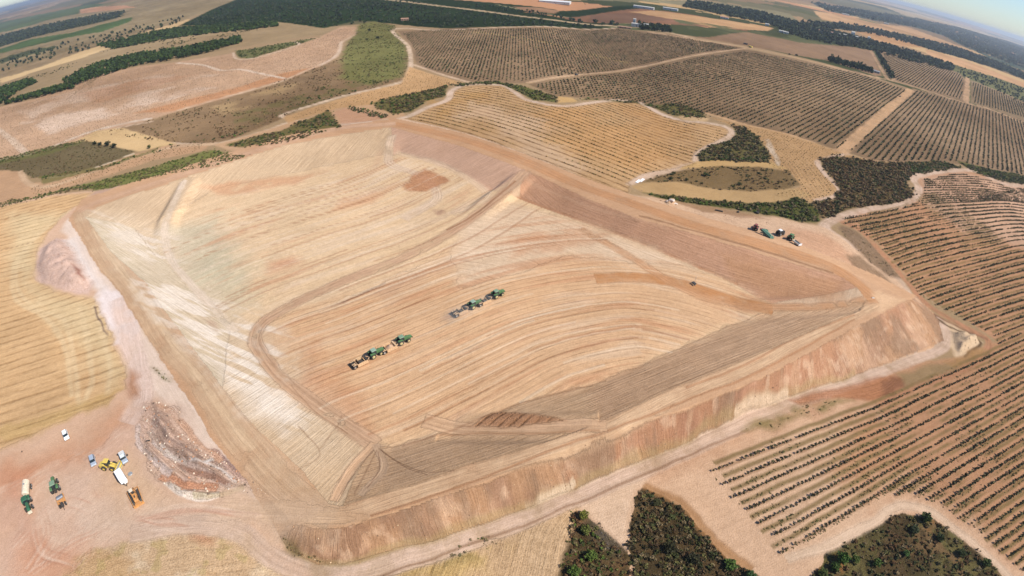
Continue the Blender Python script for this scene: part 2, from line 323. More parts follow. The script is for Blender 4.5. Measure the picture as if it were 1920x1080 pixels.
paint([(180,357),(240,347),(330,327),(430,303),(460,294),(640,242),(740,226),(730,232),(540,258),(330,322),(200,365),(160,378)], (202,168,144), 1, 2)
# rough ground and the golden field right of the basin
paint([(700,192),(735,183),(790,172),(840,160),(836,180),(800,190),(770,210),(740,215),(705,202)], (120,112,70), 1, 2, amp=(0,0,1))
paint([(740,224),(770,222),(800,205),(840,190),(850,170),(880,160),(940,160),(970,176),(1000,192),(1050,198),(1130,192),(1190,192),(1230,208),(1270,225),(1330,232),(1370,242),(1375,255),(1330,272),(1308,290),(1312,306),(1260,320),(1200,330),(1178,348),(1180,364),(1080,330),(985,290),(870,250)], (202,166,124), 1, 1, var=.08, amp=(.5,1.1,.8), flow=[(790,200),(870,215),(960,240),(1050,272),(1130,302),(1200,330)], period=6)
paint([(860,190),(960,200),(1060,240),(1000,250),(1100,310),(1170,345),(1060,322),(900,262),(840,235)], (214,184,152), 6, 8, op=.75, cut=(n3,-.15,.3), var=.05)
paint([(1000,210),(1180,195),(1300,240),(1280,290),(1200,320),(1080,290)], (196,150,100), 6, 8, op=.5, cut=(n3,-.1,.35))
paint([(800,190),(880,170),(940,175),(900,200),(830,225)], (190,150,98), 5, 8, op=.6, cut=(n1,-.1,.3))
line([(640,234),(700,228),(760,220),(800,202),(838,188),(848,170),(875,159),(940,160),(965,173),(990,188),(1050,199),(1100,194),(1150,188),(1200,193),(1240,214),(1280,226),(1330,231),(1362,239),(1372,251),(1350,266),(1315,282),(1304,298),(1311,309),(1270,319),(1220,327),(1180,347)], (218,192,168), 5, 1)
paint([(1180,345),(1210,328),(1270,312),(1310,300),(1300,285),(1312,305),(1290,322),(1230,336)], (214,186,160), 2, 2)
paint([(860,156),(930,153),(985,163),(1040,180),(1046,192),(1000,188),(970,171),(940,158)], (112,112,66), 1, 1.5, amp=(0,0,1))
paint([(1046,181),(1075,184),(1082,190),(1046,193)], (208,172,120), 1, 1)
paint([(1082,188),(1100,184),(1235,196),(1270,195),(1320,210),(1325,222),(1280,222),(1250,212),(1230,204),(1190,190),(1130,187)], (122,114,72), 1, 2, amp=(0,0,1))
paint([(1270,218),(1300,216),(1330,222),(1325,228),(1280,225)], (210,180,140), 1, 1)
line([(1325,212),(1400,234),(1480,253),(1572,285),(1640,303),(1700,307)], (206,168,128), 5, 1)
paint([(1325,218),(1375,230),(1450,246),(1520,266),(1590,290),(1640,304),(1700,308),(1600,303),(1545,299),(1533,305),(1555,332),(1574,355),(1565,373),(1520,378),(1450,366),(1500,350),(1490,330),(1440,310),(1442,285),(1420,260),(1385,240)], (194,158,116), 1, 1, amp=(.3,.4,.7), flow=[(1420,238),(1500,300),(1540,350)], period=3)
line([(1590,288),(1545,298),(1533,306),(1550,330),(1573,352),(1568,368),(1530,376)], (214,186,162), 4, 1)
paint([(1375,236),(1400,240),(1425,262),(1443,285),(1438,304),(1400,303),(1350,300),(1310,302),(1306,290),(1330,273),(1370,263),(1378,252)], (112,104,68), 1, 1, amp=(0,0,1))
paint([(1306,302),(1350,300),(1400,303),(1445,303),(1480,318),(1420,313),(1340,313),(1270,318)], (204,170,120), 1, 1)
line([(1438,262),(1452,290),(1460,310)], (208,186,160), 4, 1, rag=2)
paint([(1190,346),(1230,330),(1270,319),(1340,312),(1420,312),(1480,322),(1502,345),(1470,356),(1400,359),(1330,353),(1270,341),(1220,341)], (132,110,78), 1, 1.5, amp=(0,0,1))
paint([(1178,347),(1220,341),(1270,341),(1330,353),(1400,359),(1490,353),(1522,366),(1500,372),(1450,381),(1380,381),(1300,373),(1205,360)], (192,160,116), 1, 1.5)
paint([(1205,360),(1300,372),(1380,380),(1450,380),(1500,370),(1540,400),(1537,416),(1500,417),(1440,402),(1380,392),(1300,382),(1240,374)], (92,92,52), 1, 2, amp=(0,0,1))
paint([(1533,297),(1570,293),(1640,303),(1700,305),(1760,302),(1805,314),(1750,325),(1710,330),(1700,345),(1716,365),(1690,381),(1640,386),(1600,391),(1560,406),(1545,412),(1520,378),(1562,373),(1576,357),(1560,332)], (112,96,66), 1, 1.5, amp=(0,0,1))
paint([(1790,300),(1860,318),(1930,332),(1980,345),(1980,360),(1920,345),(1880,343),(1830,325)], (100,98,60), 1, 2, amp=(0,0,1))
# contour vineyard and its headlands
paint([(1090,940),(1200,893),(1290,850),(1400,800),(1500,752),(1620,712),(1720,680),(1800,670),(1870,640),(1800,590),(1720,545),(1690,505),(1640,450),(1590,420),(1560,415),(1620,393),(1690,386),(1725,362),(1720,332),(1800,318),(1850,330),(1890,345),(1960,350),(2150,420),(2150,1300),(1950,1220),(1880,1100),(1500,1200),(1200,1200),(1100,1000)], (192,148,114), 1, 1, var=.07, amp=(.3,0,.6), flow=[(1320,890),(1430,847),(1563,795),(1654,760),(1747,717),(1841,676),(1916,640)], period=3.6)
paint([(1090,940),(1200,893),(1290,850),(1400,805),(1560,760),(1620,760),(1560,870),(1620,930),(1700,920),(1800,980),(1950,1100),(2000,1200),(1300,1200),(1050,1000)], (218,184,152), 8, 8, op=.9, var=.05)
paint([(1720,330),(1800,322),(1860,335),(1920,350),(2000,380),(2000,480),(1800,430),(1730,380)], (206,174,148), 5, 5, op=.6)
# scrub at the bottom
for P in ([(1083,958),(1110,975),(1140,1000),(1168,1030),(1188,1048),(1180,1075),(1200,1160),(1020,1160),(1050,1060),(1068,1020),(1078,990)],
          [(1197,925),(1215,918),(1250,935),(1290,965),(1330,1010),(1370,1052),(1430,1086),(1480,1130),(1480,1200),(1170,1200),(1190,1060),(1178,1030),(1182,990),(1186,960)],
          [(1500,1110),(1540,1065),(1548,1035),(1590,1015),(1640,985),(1690,962),(1740,966),(1790,1000),(1850,1050),(1900,1100),(1950,1200),(1400,1200)]):
    paint(P, (120,98,70), .8, 1.2, var=.15, amp=(0,0,1))
    for c_, f_, t_ in (((158,130,96),n2,.05),((148,108,70),n1,.2),((92,92,54),n2,-.05 + 0*1),((66,58,42),n4,.15),((72,62,44),n3,.2)): paint(P, c_, .8, 2.0, op=.75, cut=(f_, t_ + .1, .12), amp=(0,0,1.3))
paint([(1105,972),(1125,985),(1150,1012),(1165,1030),(1150,1035),(1120,1015),(1105,990)], (112,100,88), 2, 2.5, op=.6, amp=(0,0,1))
line([(1215,915),(1260,935),(1300,968),(1340,1015),(1400,1065)], (170,128,88), 3, 1, op=.8, rag=2)
line([(1480,1048),(1560,1020),(1640,975),(1690,948),(1740,958),(1800,1000),(1860,1050),(1920,1110)], (226,200,172), 3, 1, op=.7, rag=1)
# ---- left-hand fields, yard, bottom strips
paint([(-200,420),(0,385),(100,365),(180,357),(160,378),(128,410),(178,492),(222,545),(320,700),(410,840),(520,1000),(560,1050),(620,1150),(-300,1400),(-400,800)], (222,186,156), 1, 1, var=.05)
paint([(-200,430),(0,388),(100,368),(175,360),(150,382),(115,405),(72,465),(62,515),(100,548),(178,556),(200,605),(232,680),(245,722),(200,758),(100,798),(0,842),(-200,920)], (222,184,138), 1.5, 2, var=.07, amp=(.6,.6,.6), flow=[(-100,650),(0,625),(70,603),(150,578),(250,545)], period=5)
paint([(20,400),(110,400),(70,450),(60,520),(95,560),(180,560),(210,640),(230,700),(200,740),(150,640),(70,580),(20,500)], (228,208,166), 5, 5, op=.55)
for g in ([(130,395),(75,440),(35,490),(32,540),(70,580),(120,600),(140,680),(150,760)], [(120,400),(60,450),(25,500),(30,560),(90,600),(125,660),(135,740)], [(175,575),(190,620),(205,680),(200,740)], [(150,575),(165,640),(170,720),(150,770)]):
    line(g, (234,208,166), 2.2, .8, op=.6, flow=False, rag=.8); 
line([(0,470),(60,455)], (150,120,90), .8, .4, op=.7, flow=False, rag=1)
line([(0,415),(95,382)], (170,130,90), .9, .4, op=.7, flow=False, rag=1)
paint([(100,800),(0,842),(-200,920),(-200,880),(0,800),(90,770),(200,740),(240,722),(200,765)], (212,178,126), 2, 5, op=.9, cut=(n1,-.1,.3))
paint([(60,1120),(180,1030),(260,1003),(330,990),(420,993),(468,1020),(530,1072),(600,1130),(560,1300),(0,1300)], (220,188,150), 1, 3.5, var=.10, amp=(.45,.0,1), flow=[(100,1090),(250,1030),(420,1000)], period=3)
paint([(60,1120),(180,1035),(260,1008),(330,995),(420,998),(500,1060),(580,1150)], (206,170,126), 2, 4, op=.7, cut=(n1,.05,.2))
paint([(60,1120),(180,1035),(260,1008),(330,995),(420,998),(500,1060),(580,1150)], (236,214,182), 2, 4, op=.7, cut=(n2,.15,.2))
paint([(60,1120),(180,1035),(260,1008),(330,995),(420,998),(500,1060),(580,1150)], (186,166,112), 2, 4, op=.5, cut=(n4,.3,.15))
paint([(360,1000),(385,995),(402,1010),(395,1022),(370,1020),(350,1010)], (200,150,115), 1.5, 2, op=.9)
paint([(600,1150),(650,1085),(773,1045),(907,1003),(1007,965),(1085,938),(1092,950),(1075,1000),(1050,1060),(1020,1150)], (204,174,138), 1, 1, var=.12, amp=(.9,0,1), flow=[(1030,1080),(1050,1000),(1100,930)], period=3)
paint([(650,1100),(800,1040),(900,1010),(960,990),(940,1050),(860,1100),(740,1140)], (196,168,112), 3, 5, op=.75, cut=(n1,-.15,.3))
paint([(820,1030),(940,1005),(960,1015),(930,1040),(870,1045),(840,1050)], (124,112,72), 2, 5, op=.8, cut=(n1,0,.25))
paint([(1085,938),(1200,893),(1215,900),(1198,918),(1190,925),(1180,960),(1176,1000),(1172,1030),(1140,998),(1112,972),(1090,958)], (226,196,166), 1, 1, var=.03)
# earth colours of the yard
for P, c, o in (([(0,870),(60,850),(150,830),(230,775),(250,790),(200,850),(140,880),(70,900),(0,920)], (206,152,116), .7),
             ([(0,880),(60,870),(55,960),(70,1010),(120,1030),(140,1000),(165,1010),(150,1060),(60,1060),(10,1000)], (208,150,118), .75),
             ([(40,1010),(140,980),(165,1000),(160,1040),(120,1080),(60,1090)], (210,156,124), .6),
             ([(90,1010),(145,1005),(145,1030),(105,1030)], (228,208,184), .8),
             ([(100,880),(190,870),(200,960),(150,1000),(80,990),(75,930)], (226,196,172), .8),
             ([(190,850),(330,850),(330,940),(300,975),(200,960)], (222,190,158), .8),
             ([(150,960),(330,950),(520,950),(600,965),(520,990),(300,985),(180,1010),(150,990)], (224,198,174), .9),
             ([(0,930),(50,920),(60,990),(40,1060),(0,1080)], (222,188,164), .7)):
    paint(P, c, 5, 5, op=o, var=.05, amp=(.3,0,.5), flow=[(60,1040),(120,960),(220,880),(280,760)], period=4)
# pale band at the left, pink heap
paint([(128,408),(150,425),(185,490),(225,545),(290,640),(330,712),(420,815),(470,880),(530,960),(430,900),(380,850),(330,780),(290,740),(255,700),(235,640),(198,600),(185,560),(182,530),(150,470),(118,430)], (236,213,192), 1.5, 2.5, var=.04, amp=(.4,0,.4), flow=[(130,410),(200,530),(290,650),(450,880)], period=4)
paint([(190,540),(235,545),(265,600),(250,640),(225,640),(200,600),(188,570)], (242,226,216), 2, 4)
paint([(105,445),(130,450),(150,478),(180,525),(168,550),(120,548),(75,530),(64,503),(75,465)], (222,190,170), 1, 2, var=.08, amp=(.2,0,.9), flow=[(100,450),(140,540)], period=3)
paint([(122,450),(140,445),(185,520),(200,545),(180,540)], (238,222,208), 2, 2)
paint([(140,505),(152,510),(158,528),(150,525)], (160,112,92), 1, 1.5)
line([(178,575),(185,600),(200,630)], (140,118,104), .7, .3, flow=False, rag=1.5, dash=.0)
line([(255,705),(263,740),(255,780),(215,830),(170,870)], (222,186,160), 9, 2.5, rag=1.5)
line([(225,560),(245,640),(262,700),(270,745),(240,790)], (232,206,188), 8, 2, rag=1)
paint([(245,690),(262,700),(262,740),(240,745)], (196,152,122), 1.5, 2)
paint([(285,688),(300,690),(322,710),(318,716),(300,706)], (150,140,112), 1, 2, op=.6, cut=(n4,-.1,.3))
# spoil heaps
paint(SPOIL, (220,188,166), 3, 4, var=.10, op=.9, amp=(1.1,0,1.1), flow=[(262,735),(300,785),(345,830),(400,872),(470,905),(560,935)], period=2.6)
for g, c, wd, oo in (([(285,748),(300,778),(330,815),(360,850),(392,868),(420,880)], (150,128,116), 1.1, .6), ([(292,765),(330,810),(370,850)], (190,158,136), 2.4, .6), ([(275,752),(290,785),(318,820),(350,855)], (212,176,152), 1.6, .7),
                 ([(300,815),(320,840),(360,868),(400,895),(450,912)], (164,138,120), 1.2, .6), ([(285,810),(310,845),(345,878)], (196,176,160), 2.2, .7), ([(312,840),(350,870),(400,900),(470,925),(520,945)], (214,190,174), 1.4, .7),
                 ([(330,870),(370,890),(420,905)], (168,128,106), 1.4, .8), ([(360,868),(400,880),(440,900)], (240,226,212), 1.0, .8), ([(300,800),(322,822),(352,848)], (172,148,134), 1.0, .6), ([(290,828),(312,852),(336,868)], (232,214,200), .9, .8),
                 ([(372,836),(395,860),(388,868)], (244,236,224), 1.0, .9), ([(305,832),(325,858),(345,868)], (238,222,205), 1.2, .8), ([(400,850),(440,885),(476,905)], (196,158,140), 2.2, .7), ([(420,862),(460,888)], (160,132,124), 1.4, .6),
                 ([(318,905),(340,925),(375,935),(405,928)], (246,230,210), 2.0, .9), ([(310,893),(345,910),(400,915)], (212,156,122), 2.4, .85), ([(500,938),(530,946),(556,952)], (150,120,104), .6, .7),
                 ([(300,760),(340,790),(380,840),(410,865)], (220,176,144), 2.2, .8), ([(258,800),(262,830),(290,862),(318,888)], (234,214,200), 2.0, .8), ([(372,932),(420,925),(450,915)], (176,164,120), 1.6, .5)):
    line(g, c, wd, .4, rag=1.3, amp=(1.2,0,1.3), op=oo, dash=-.5)
# ---- roads outside
line([(250,1000),(330,985),(400,985),(450,1000),(500,1037),(560,1068),(620,1078),(700,1068),(773,1045),(907,1002),(1007,962),(1140,906),(1280,846),(1397,792),(1500,750),(1613,711),(1713,674),(1766,652),(1777,625),(1757,598),(1720,563),(1690,533),(1650,495),(1600,463),(1562,440),(1546,425),(1560,413),(1590,402),(1630,392),(1680,386),(1714,372),(1723,352),(1712,334),(1740,325),(1800,319),(1830,321),(1860,335),(1890,346),(1930,346),(1990,340)], (218,190,166), 6, .8, rag=.5, ruts=.10)
line([(700,1082),(850,1032),(1000,978),(1140,920),(1280,858),(1400,806)], (150,118,92), .8, .4, op=.8, flow=False, rag=.7)
paint([(1180,362),(1250,376),(1330,398),(1440,405),(1500,418),(1545,425),(1600,463),(1650,495),(1700,545),(1703,562),(1640,530),(1560,490),(1460,450),(1350,420),(1250,390),(1150,352)], (216,182,150), 1, 2, var=.08, amp=(.4,0,.8), flow=[(1250,385),(1450,445),(1650,525)], period=4)
paint([(1450,440),(1500,425),(1560,450),(1640,510),(1600,500),(1500,460)], (198,150,116), 3, 4, op=.6)
paint([(1262,376),(1380,394),(1440,410),(1380,406),(1300,392)], (170,134,104), 1, 3, op=.7)
paint([(1572,425),(1600,430),(1640,462),(1672,500),(1690,522),(1660,515),(1620,480),(1585,445)], (140,116,92), 1.5, 2, var=.12, amp=(.6,0,1), flow=[(1572,425),(1620,460),(1690,530)], period=2)
paint([(1590,480),(1612,478),(1660,520),(1700,552),(1690,556),(1640,525),(1600,500)], (150,124,98), 1.5, 2, op=.9, amp=(.6,0,1), flow=[(1572,425),(1620,460),(1690,530)], period=2)
paint([(1530,484),(1560,482),(1590,500),(1560,500)], (150,126,96), 1.5, 2, op=.8)
line([(1580,418),(1610,430),(1650,470),(1690,515),(1740,572),(1800,608),(1846,632),(1854,648),(1838,672),(1790,700),(1720,722),(1650,748)], (188,140,108), 4, .8, ruts=.15)
line([(1735,575),(1790,610),(1850,636)], (150,112,88), 1.5, .5, flow=False, rag=.8)
paint([(1768,600),(1790,612),(1840,640),(1836,650),(1795,672),(1782,650),(1785,625)], (220,192,158), 1, 1.5, var=.06)
line([(1750,590),(1775,610),(1800,622),(1838,642),(1810,668)], (110,88,66), 1.6, .5, rag=1, flow=False)
paint([(1795,672),(1838,652),(1850,655),(1830,678),(1780,695),(1770,680)], (172,136,96), 1.5, 2)
paint([(1480,752),(1580,724),(1650,705),(1700,712),(1680,735),(1640,750),(1560,748),(1500,760)], (176,122,88), 1, 1.5, op=.8, amp=(.8,0,.8), flow=[(1480,758),(1640,742),(1700,705)], period=2)
paint([(1655,715),(1680,708),(1705,720),(1680,728),(1672,742),(1655,745)], (140,100,76), 1, 2.5, op=.75, amp=(.8,0,.8))
paint([(1395,805),(1480,765),(1560,752),(1600,752),(1520,780),(1440,805)], (150,130,92), 1.5, 2.5, cut=(n1,-.3,.3))
paint([(1680,705),(1760,680),(1800,690),(1740,715),(1700,725)], (160,134,100), 1.5, 2.5)
# ---- the reservoir
line([(1180,366),(1080,330),(985,291),(870,251),(745,222)], (222,190,160), 4, .8, rag=.6)
paint(pT, (210,170,134), .8, .8, var=.06, amp=(.3,0,.5), flow=[(520,1000),(640,1020),(1000,900),(1700,600)], period=4)
g_out = [(520,985),(640,1000),(820,950),(1000,890),(1200,810),(1400,735),(1560,655),(1740,565)]
bank = [(1703,562),(1613,608),(1497,673),(1420,714),(1273,771),(1173,801),(1057,844),(873,918),(740,958),(640,988),(590,992),(545,975),(520,1000),(540,1030),(590,1058),(640,1056),(773,1022),(907,985),(1007,942),(1140,892),(1280,832),(1397,775),(1480,745),(1613,700),(1713,662),(1770,640),(1760,600),(1720,556)]
def bank_paint(P, c, op, cut=None, fe=1.5, rag=2.5):
    paint(P, c, fe, rag, op=op, cut=cut, var=.10)
bank_paint(bank, (196,156,122), 1, None, .6, .6)
for c_, f_, t_ in (((214,176,146),n1,.12),((160,124,100),n2,.15),((182,132,104),n3,.15),((226,192,160),n4,.3)): paint(bank, c_, .8, .8, op=.55, cut=(f_, t_, .2))
idx, wv = wmask(bank, .6, .6)
pp, aa = segdist(X[idx], Y[idx], spline(W(g_out), 6), False, True)
FLOW[idx, 0] = aa / 1.6 + 1.2 * n1[idx] + .5 * n3[idx]; FLOW[idx, 1] = pp * 1.5; AMP[idx] = (.8, 0, .6)
s1 = fbm(aa / 14 + .5 * n1[idx], pp / 16, 4, 5.); s2 = fbm(aa / 2.4 + .9 * n1[idx], pp / 7, 4, 9.)
k = (sst(-.15, .35, s1 + .4 * s2) * wv * .7)[:, None]; COL[idx] = COL[idx] * (1 - k) + S((156,128,104)) * k
k = (sst(.25, .5, -s1 + .5 * s2) * wv * .6)[:, None]; COL[idx] = COL[idx] * (1 - k) + S((212,172,138)) * k
line([(530,1010),(545,1030),(592,1050),(640,1050),(773,1016),(907,978),(1007,936),(1140,886),(1280,826),(1400,770),(1600,698)], (180,156,112), 1.8, .8, op=.5, rag=1.6, flow=False)
paint([(522,998),(545,1010),(590,1045),(640,1050),(600,1060),(550,1045),(525,1015)], (112,100,68), 1.5, 2, cut=(n1,-.2,.3))
line([(1380,778),(1420,762),(1475,743)], (228,200,168), 1.8, .5, rag=1, dash=-.3, flow=False)
line([(990,945),(1060,915),(1070,905)], (228,202,170), 1.6, .5, rag=1, dash=-.3, flow=False)
# crest roads
line([(150,395),(170,440),(215,505),(260,560),(317,648),(367,700),(420,780),(483,860),(560,935),(620,965)], (208,176,142), 10, 1.2, ruts=.05, amp=(.7,0,.4))
line([(175,430),(225,505),(290,595),(350,680),(410,762),(470,840)], (222,192,156), 3, .8, flow=False, op=.7)
line([(500,960),(640,966),(740,935),(873,892),(1000,853),(1140,805),(1273,742),(1400,688),(1500,636),(1640,570)], (220,186,150), 5.8, 1.0, ruts=.07, amp=(.8,0,.4))
line([(700,965),(873,908),(1050,838),(1200,785),(1300,745),(1420,698),(1600,600)], (182,134,98), .9, .4, op=.7, flow=False, rag=.4)
line([(1290,725),(1400,682),(1500,630),(1600,590)], (184,136,100), .9, .4, op=.7, flow=False, rag=.4)
line([(1640,562),(1560,500),(1460,468),(1300,422),(1180,380),(1080,345),(985,303),(870,262),(740,232)], (204,156,116), 8.5, 1, ruts=.08, amp=(.8,0,.4))
line([(1560,512),(1463,480),(1300,432),(1200,405)], (150,114,86), 1.6, .5, op=.8, flow=False, rag=.8)
line([(740,232),(640,240),(540,264),(340,328),(180,380),(150,395)], (216,178,146), 8, 1, ruts=.05, amp=(.7,0,.4))
paint([(1640,545),(1680,555),(1700,562),(1660,585),(1640,580)], (226,188,150), 1.5, 3, var=.08)
paint([(440,900),(500,925),(560,945),(600,958),(600,985),(550,985),(500,1000),(440,985),(400,960),(420,920)], (220,190,160), 4, 5, op=.85, amp=(.5,0,.4), flow=[(400,960),(500,960),(640,966)], period=4)
# wheel tracks over the yard and its verges
gy = np.random.default_rng(9)
for c in ([(60,1060),(90,1000),(75,930),(110,880),(180,870)], [(30,1000),(60,960),(60,900),(120,860),(230,790)], [(150,1000),(200,960),(210,900),(170,860),(110,850)], [(330,975),(220,960),(170,900),(180,840),(240,770)], [(520,975),(380,965),(250,985),(150,1020),(60,1080)],
          [(480,968),(360,950),(280,965),(200,1000),(140,1060)], [(240,800),(160,850),(60,900),(-20,940)], [(250,850),(230,930),(260,970),(330,975)], [(130,1040),(80,1020),(70,960),(130,930),(190,960),(180,1020)], [(262,740),(230,800),(150,850),(80,870)]):
    for k in range(3):
        j = gy.normal(size=2) * 9; cc = [(x + j[0], y + j[1]) for x, y in c]; dk = gy.random() < .5
        line(cc, (198,150,122) if dk else (234,208,184), gy.uniform(.5, 1.0), .35, flow=False, op=.45, rag=.4, dash=-.35); line([(x + 9, y + 3) for x, y in cc], (198,150,122) if dk else (234,208,184), .6, .35, flow=False, op=.4, rag=.4, dash=-.35)
# inner slopes
paint(pC, (214,184,152), .5, .6, var=.05, amp=(.5,0,.5), flow=[(330,600),(600,480),(850,370),(960,300)], period=5)
def slope(P, c, flow, per=2.5, amp=(.9,.0,.5), across=True, var=.06):
    paint(P, c, .6, .6, var=var, amp=amp, flow=flow, period=per)
slope([(733,238),(870,276),(985,318),(927,357),(873,327),(807,302),(750,284),(738,290)], (218,180,152), [(750,300),(850,262)], 2.2)
slope([(985,318),(1100,372),(1200,412),(1280,432),(1463,487),(1580,520),(1608,540),(1447,570),(1380,532),(1280,489),(1190,452),(1083,412),(973,371)], (204,160,128), [(1000,330),(1060,380),(1200,430),(1400,500),(1560,545)], 2.2, amp=(.9,0,.6))
paint([(1350,470),(1460,500),(1590,535),(1560,560),(1450,560),(1380,520)], (196,150,112), 3, 4, op=.7)
line([(973,371),(1083,412),(1190,452),(1280,489),(1380,532)], (190,142,108), 2.2, .6, op=.8, rag=.5)
line([(985,320),(1000,345),(1120,392),(1250,430)], (214,172,138), 2, .6, op=.6, rag=.6)
slope([(1625,562),(1613,580),(1447,653),(1273,723),(1123,793),(1000,836),(873,873),(760,912),(640,950),(700,838),(733,837),(873,795),(973,757),(1107,722),(1280,650),(1363,612),(1440,582)], (212,178,142), [(700,900),(1000,800),(1300,680),(1600,565)], 2.0, amp=(1.2,0,.6))
paint([(1447,590),(1600,572),(1613,578),(1447,650),(1280,720),(1123,790),(1107,725),(1280,652)], (202,166,132), 2, 2, op=.8, amp=(1.3,0,.6))
paint([(760,830),(900,820),(1050,812),(960,850),(850,880),(740,910),(670,930),(715,850)], (204,170,136), 3, 4, op=.7)
slope([(640,950),(615,945),(567,882),(483,807),(417,728),(433,609),(483,662),(547,722),(633,800),(703,832)], (218,190,156), [(560,880),(680,760)], 2.2)
slope([(433,609),(417,728),(383,682),(273,530),(207,470),(160,407),(253,427),(300,479),(350,539)], (218,200,170), [(180,420),(420,560)], 2.2)
slope([(160,407),(185,387),(340,335),(540,270),(733,238),(738,290),(560,322),(400,356),(330,392),(258,430)], (216,188,154), [(300,400),(420,300)], 2.4)
# floor
fl = [(738,292),(750,286),(807,304),(873,329),(927,359),(973,373),(1083,414),(1190,454),(1280,491),(1380,534),(1447,570),(1440,582),(1363,612),(1280,650),(1107,722),(973,757),(873,795),(733,837),(703,832),(633,800),(547,722),(483,662),(433,609),(350,539),(300,479),(258,430),(330,392),(400,356),(560,322),(715,291)]
GU = [(300,560),(450,510),(600,455),(760,400),(880,340),(960,290)]
GL = [(440,770),(560,715),(700,660),(830,604),(940,560),(1050,535),(1160,525),(1260,538),(1360,565),(1440,590)]
paint(fl, (232,201,162), .6, .6, var=.05, amp=(.5,.06,.6), flow=GU, period=5)
paint([(300,430),(420,400),(430,520),(380,560),(320,510)], (212,200,170), 8, 8, op=.7)
paint([(380,470),(480,480),(470,560),(420,600),(360,545)], (212,200,168), 8, 8, op=.7)
low = [(500,610),(560,585),(700,540),(820,480),(900,430),(1000,400),(1083,416),(1190,456),(1280,492),(1380,534),(1447,570),(1440,582),(1363,612),(1280,650),(1107,722),(973,757),(873,795),(733,837),(703,832),(633,800),(547,722),(480,660),(475,630)]
paint(low, (226,187,147), 4, 3, var=.05, amp=(.6,.36,.5), flow=GL, period=2.5)
fan = [(870,420),(960,380),(1083,416),(1190,456),(1300,500),(1200,495),(1060,480),(940,520),(860,540),(850,470)]
paint(fan, (230,202,170), 4, 3, var=.04, amp=(.7,.15,.6), flow=[(880,400),(1000,420),(1150,470),(1350,545)], period=3)
idx, wv = wmask(low, 4, 3)
pp, aa = segdist(X[idx], Y[idx], spline(W(GL), 6), False, True)
s = fbm(aa / 45, pp / 4.2, 4, 2.); s2 = fbm(aa / 26, pp / 1.6, 4, 12.)
k = (sst(.02, .5, s * .7 + .7 * s2) * wv * .6)[:, None]; COL[idx] = COL[idx] * (1 - k) + S((206,154,116)) * k
k = (sst(.05, .5, -s * .7 + .6 * s2) * wv * .45)[:, None]; COL[idx] = COL[idx] * (1 - k) + S((232,206,176)) * k
up = [(720,295),(790,300),(900,350),(870,420),(760,500),(600,560),(470,600),(400,540),(330,480),(400,370),(560,325)]
idx, wv = wmask(up, 6, 4)
pp, aa = segdist(X[idx], Y[idx], spline(W(GU), 6), False, True)
s = fbm(aa / 50, pp / 6, 4, 4.); s2 = fbm(aa / 30, pp / 2, 4, 15.)
k = (sst(.1, .6, s * .7 + .6 * s2) * wv * .65)[:, None]; COL[idx] = COL[idx] * (1 - k) + S((212,164,128)) * k
k = (sst(0, .5, -s * .7 + .6 * s2) * wv * .5)[:, None]; COL[idx] = COL[idx] * (1 - k) + S((236,212,184)) * k
for P, c, o in (([(500,495),(560,480),(560,500),(510,510)], (206,150,116), .6), ([(640,375),(760,340),(700,380),(620,400)], (212,160,122), .5),
                ([(380,350),(440,340),(600,325),(560,345),(430,365)], (212,158,120), .6), ([(560,650),(600,640),(600,700),(560,720)], (208,148,108), .4), ([(960,450),(1060,430),(1150,440),(1060,470),(960,480)], (204,148,108), .45),
                ([(740,560),(800,520),(880,480),(760,520),(700,545)], (196,160,134), .4), ([(500,720),(600,700),(680,740),(700,810),(620,780)], (214,162,124), .6)):
    paint(P, c, 3, 4, op=o, cut=(n1, -.45, .4), var=.06)
for P in ([(815,395),(830,392),(836,402),(820,404)], [(765,512),(790,502),(802,510),(780,520)]): paint(P, (190,154,128), 1, 2, op=.8, cut=(n4, -.1, .3), amp=(.3,0,1))
paint([(388,592),(405,590),(418,618),(400,624),(380,600)], (170,128,108), 1, 3, cut=(n1, -.2, .3))
# chalk of the west side, spread downhill in streaks
WP = [(165,400),(240,405),(330,440),(360,520),(440,570),(520,640),(560,700),(640,790),(620,830),(560,870),(417,728),(273,530),(207,470)]
paint(WP, (226,204,174), 8, 5, op=.6, var=.03)
for P, th, o in (([(170,400),(250,425),(330,450),(350,520),(300,520),(240,470),(190,430)], .05, .7), ([(258,520),(340,535),(420,580),(480,640),(530,700),(570,780),(540,810),(470,770),(400,690),(330,620),(280,570)], -.25, .95), ([(400,570),(500,600),(560,660),(520,700),(450,650)], .0, .7)):
    idx, wv = wmask(P, 5, 5); pp, aa = segdist(X[idx], Y[idx], W([(262,530),(460,612)]), False, True)
    s = fbm(aa / 16, pp / 2.6, 4, 3.) + .5 * n3[idx]; k = (sst(th - .12, th + .22, s) * wv * o)[:, None]; COL[idx] = COL[idx] * (1 - k) + S((245,230,210)) * k; AMP[idx[wv > .5], 1] = 0
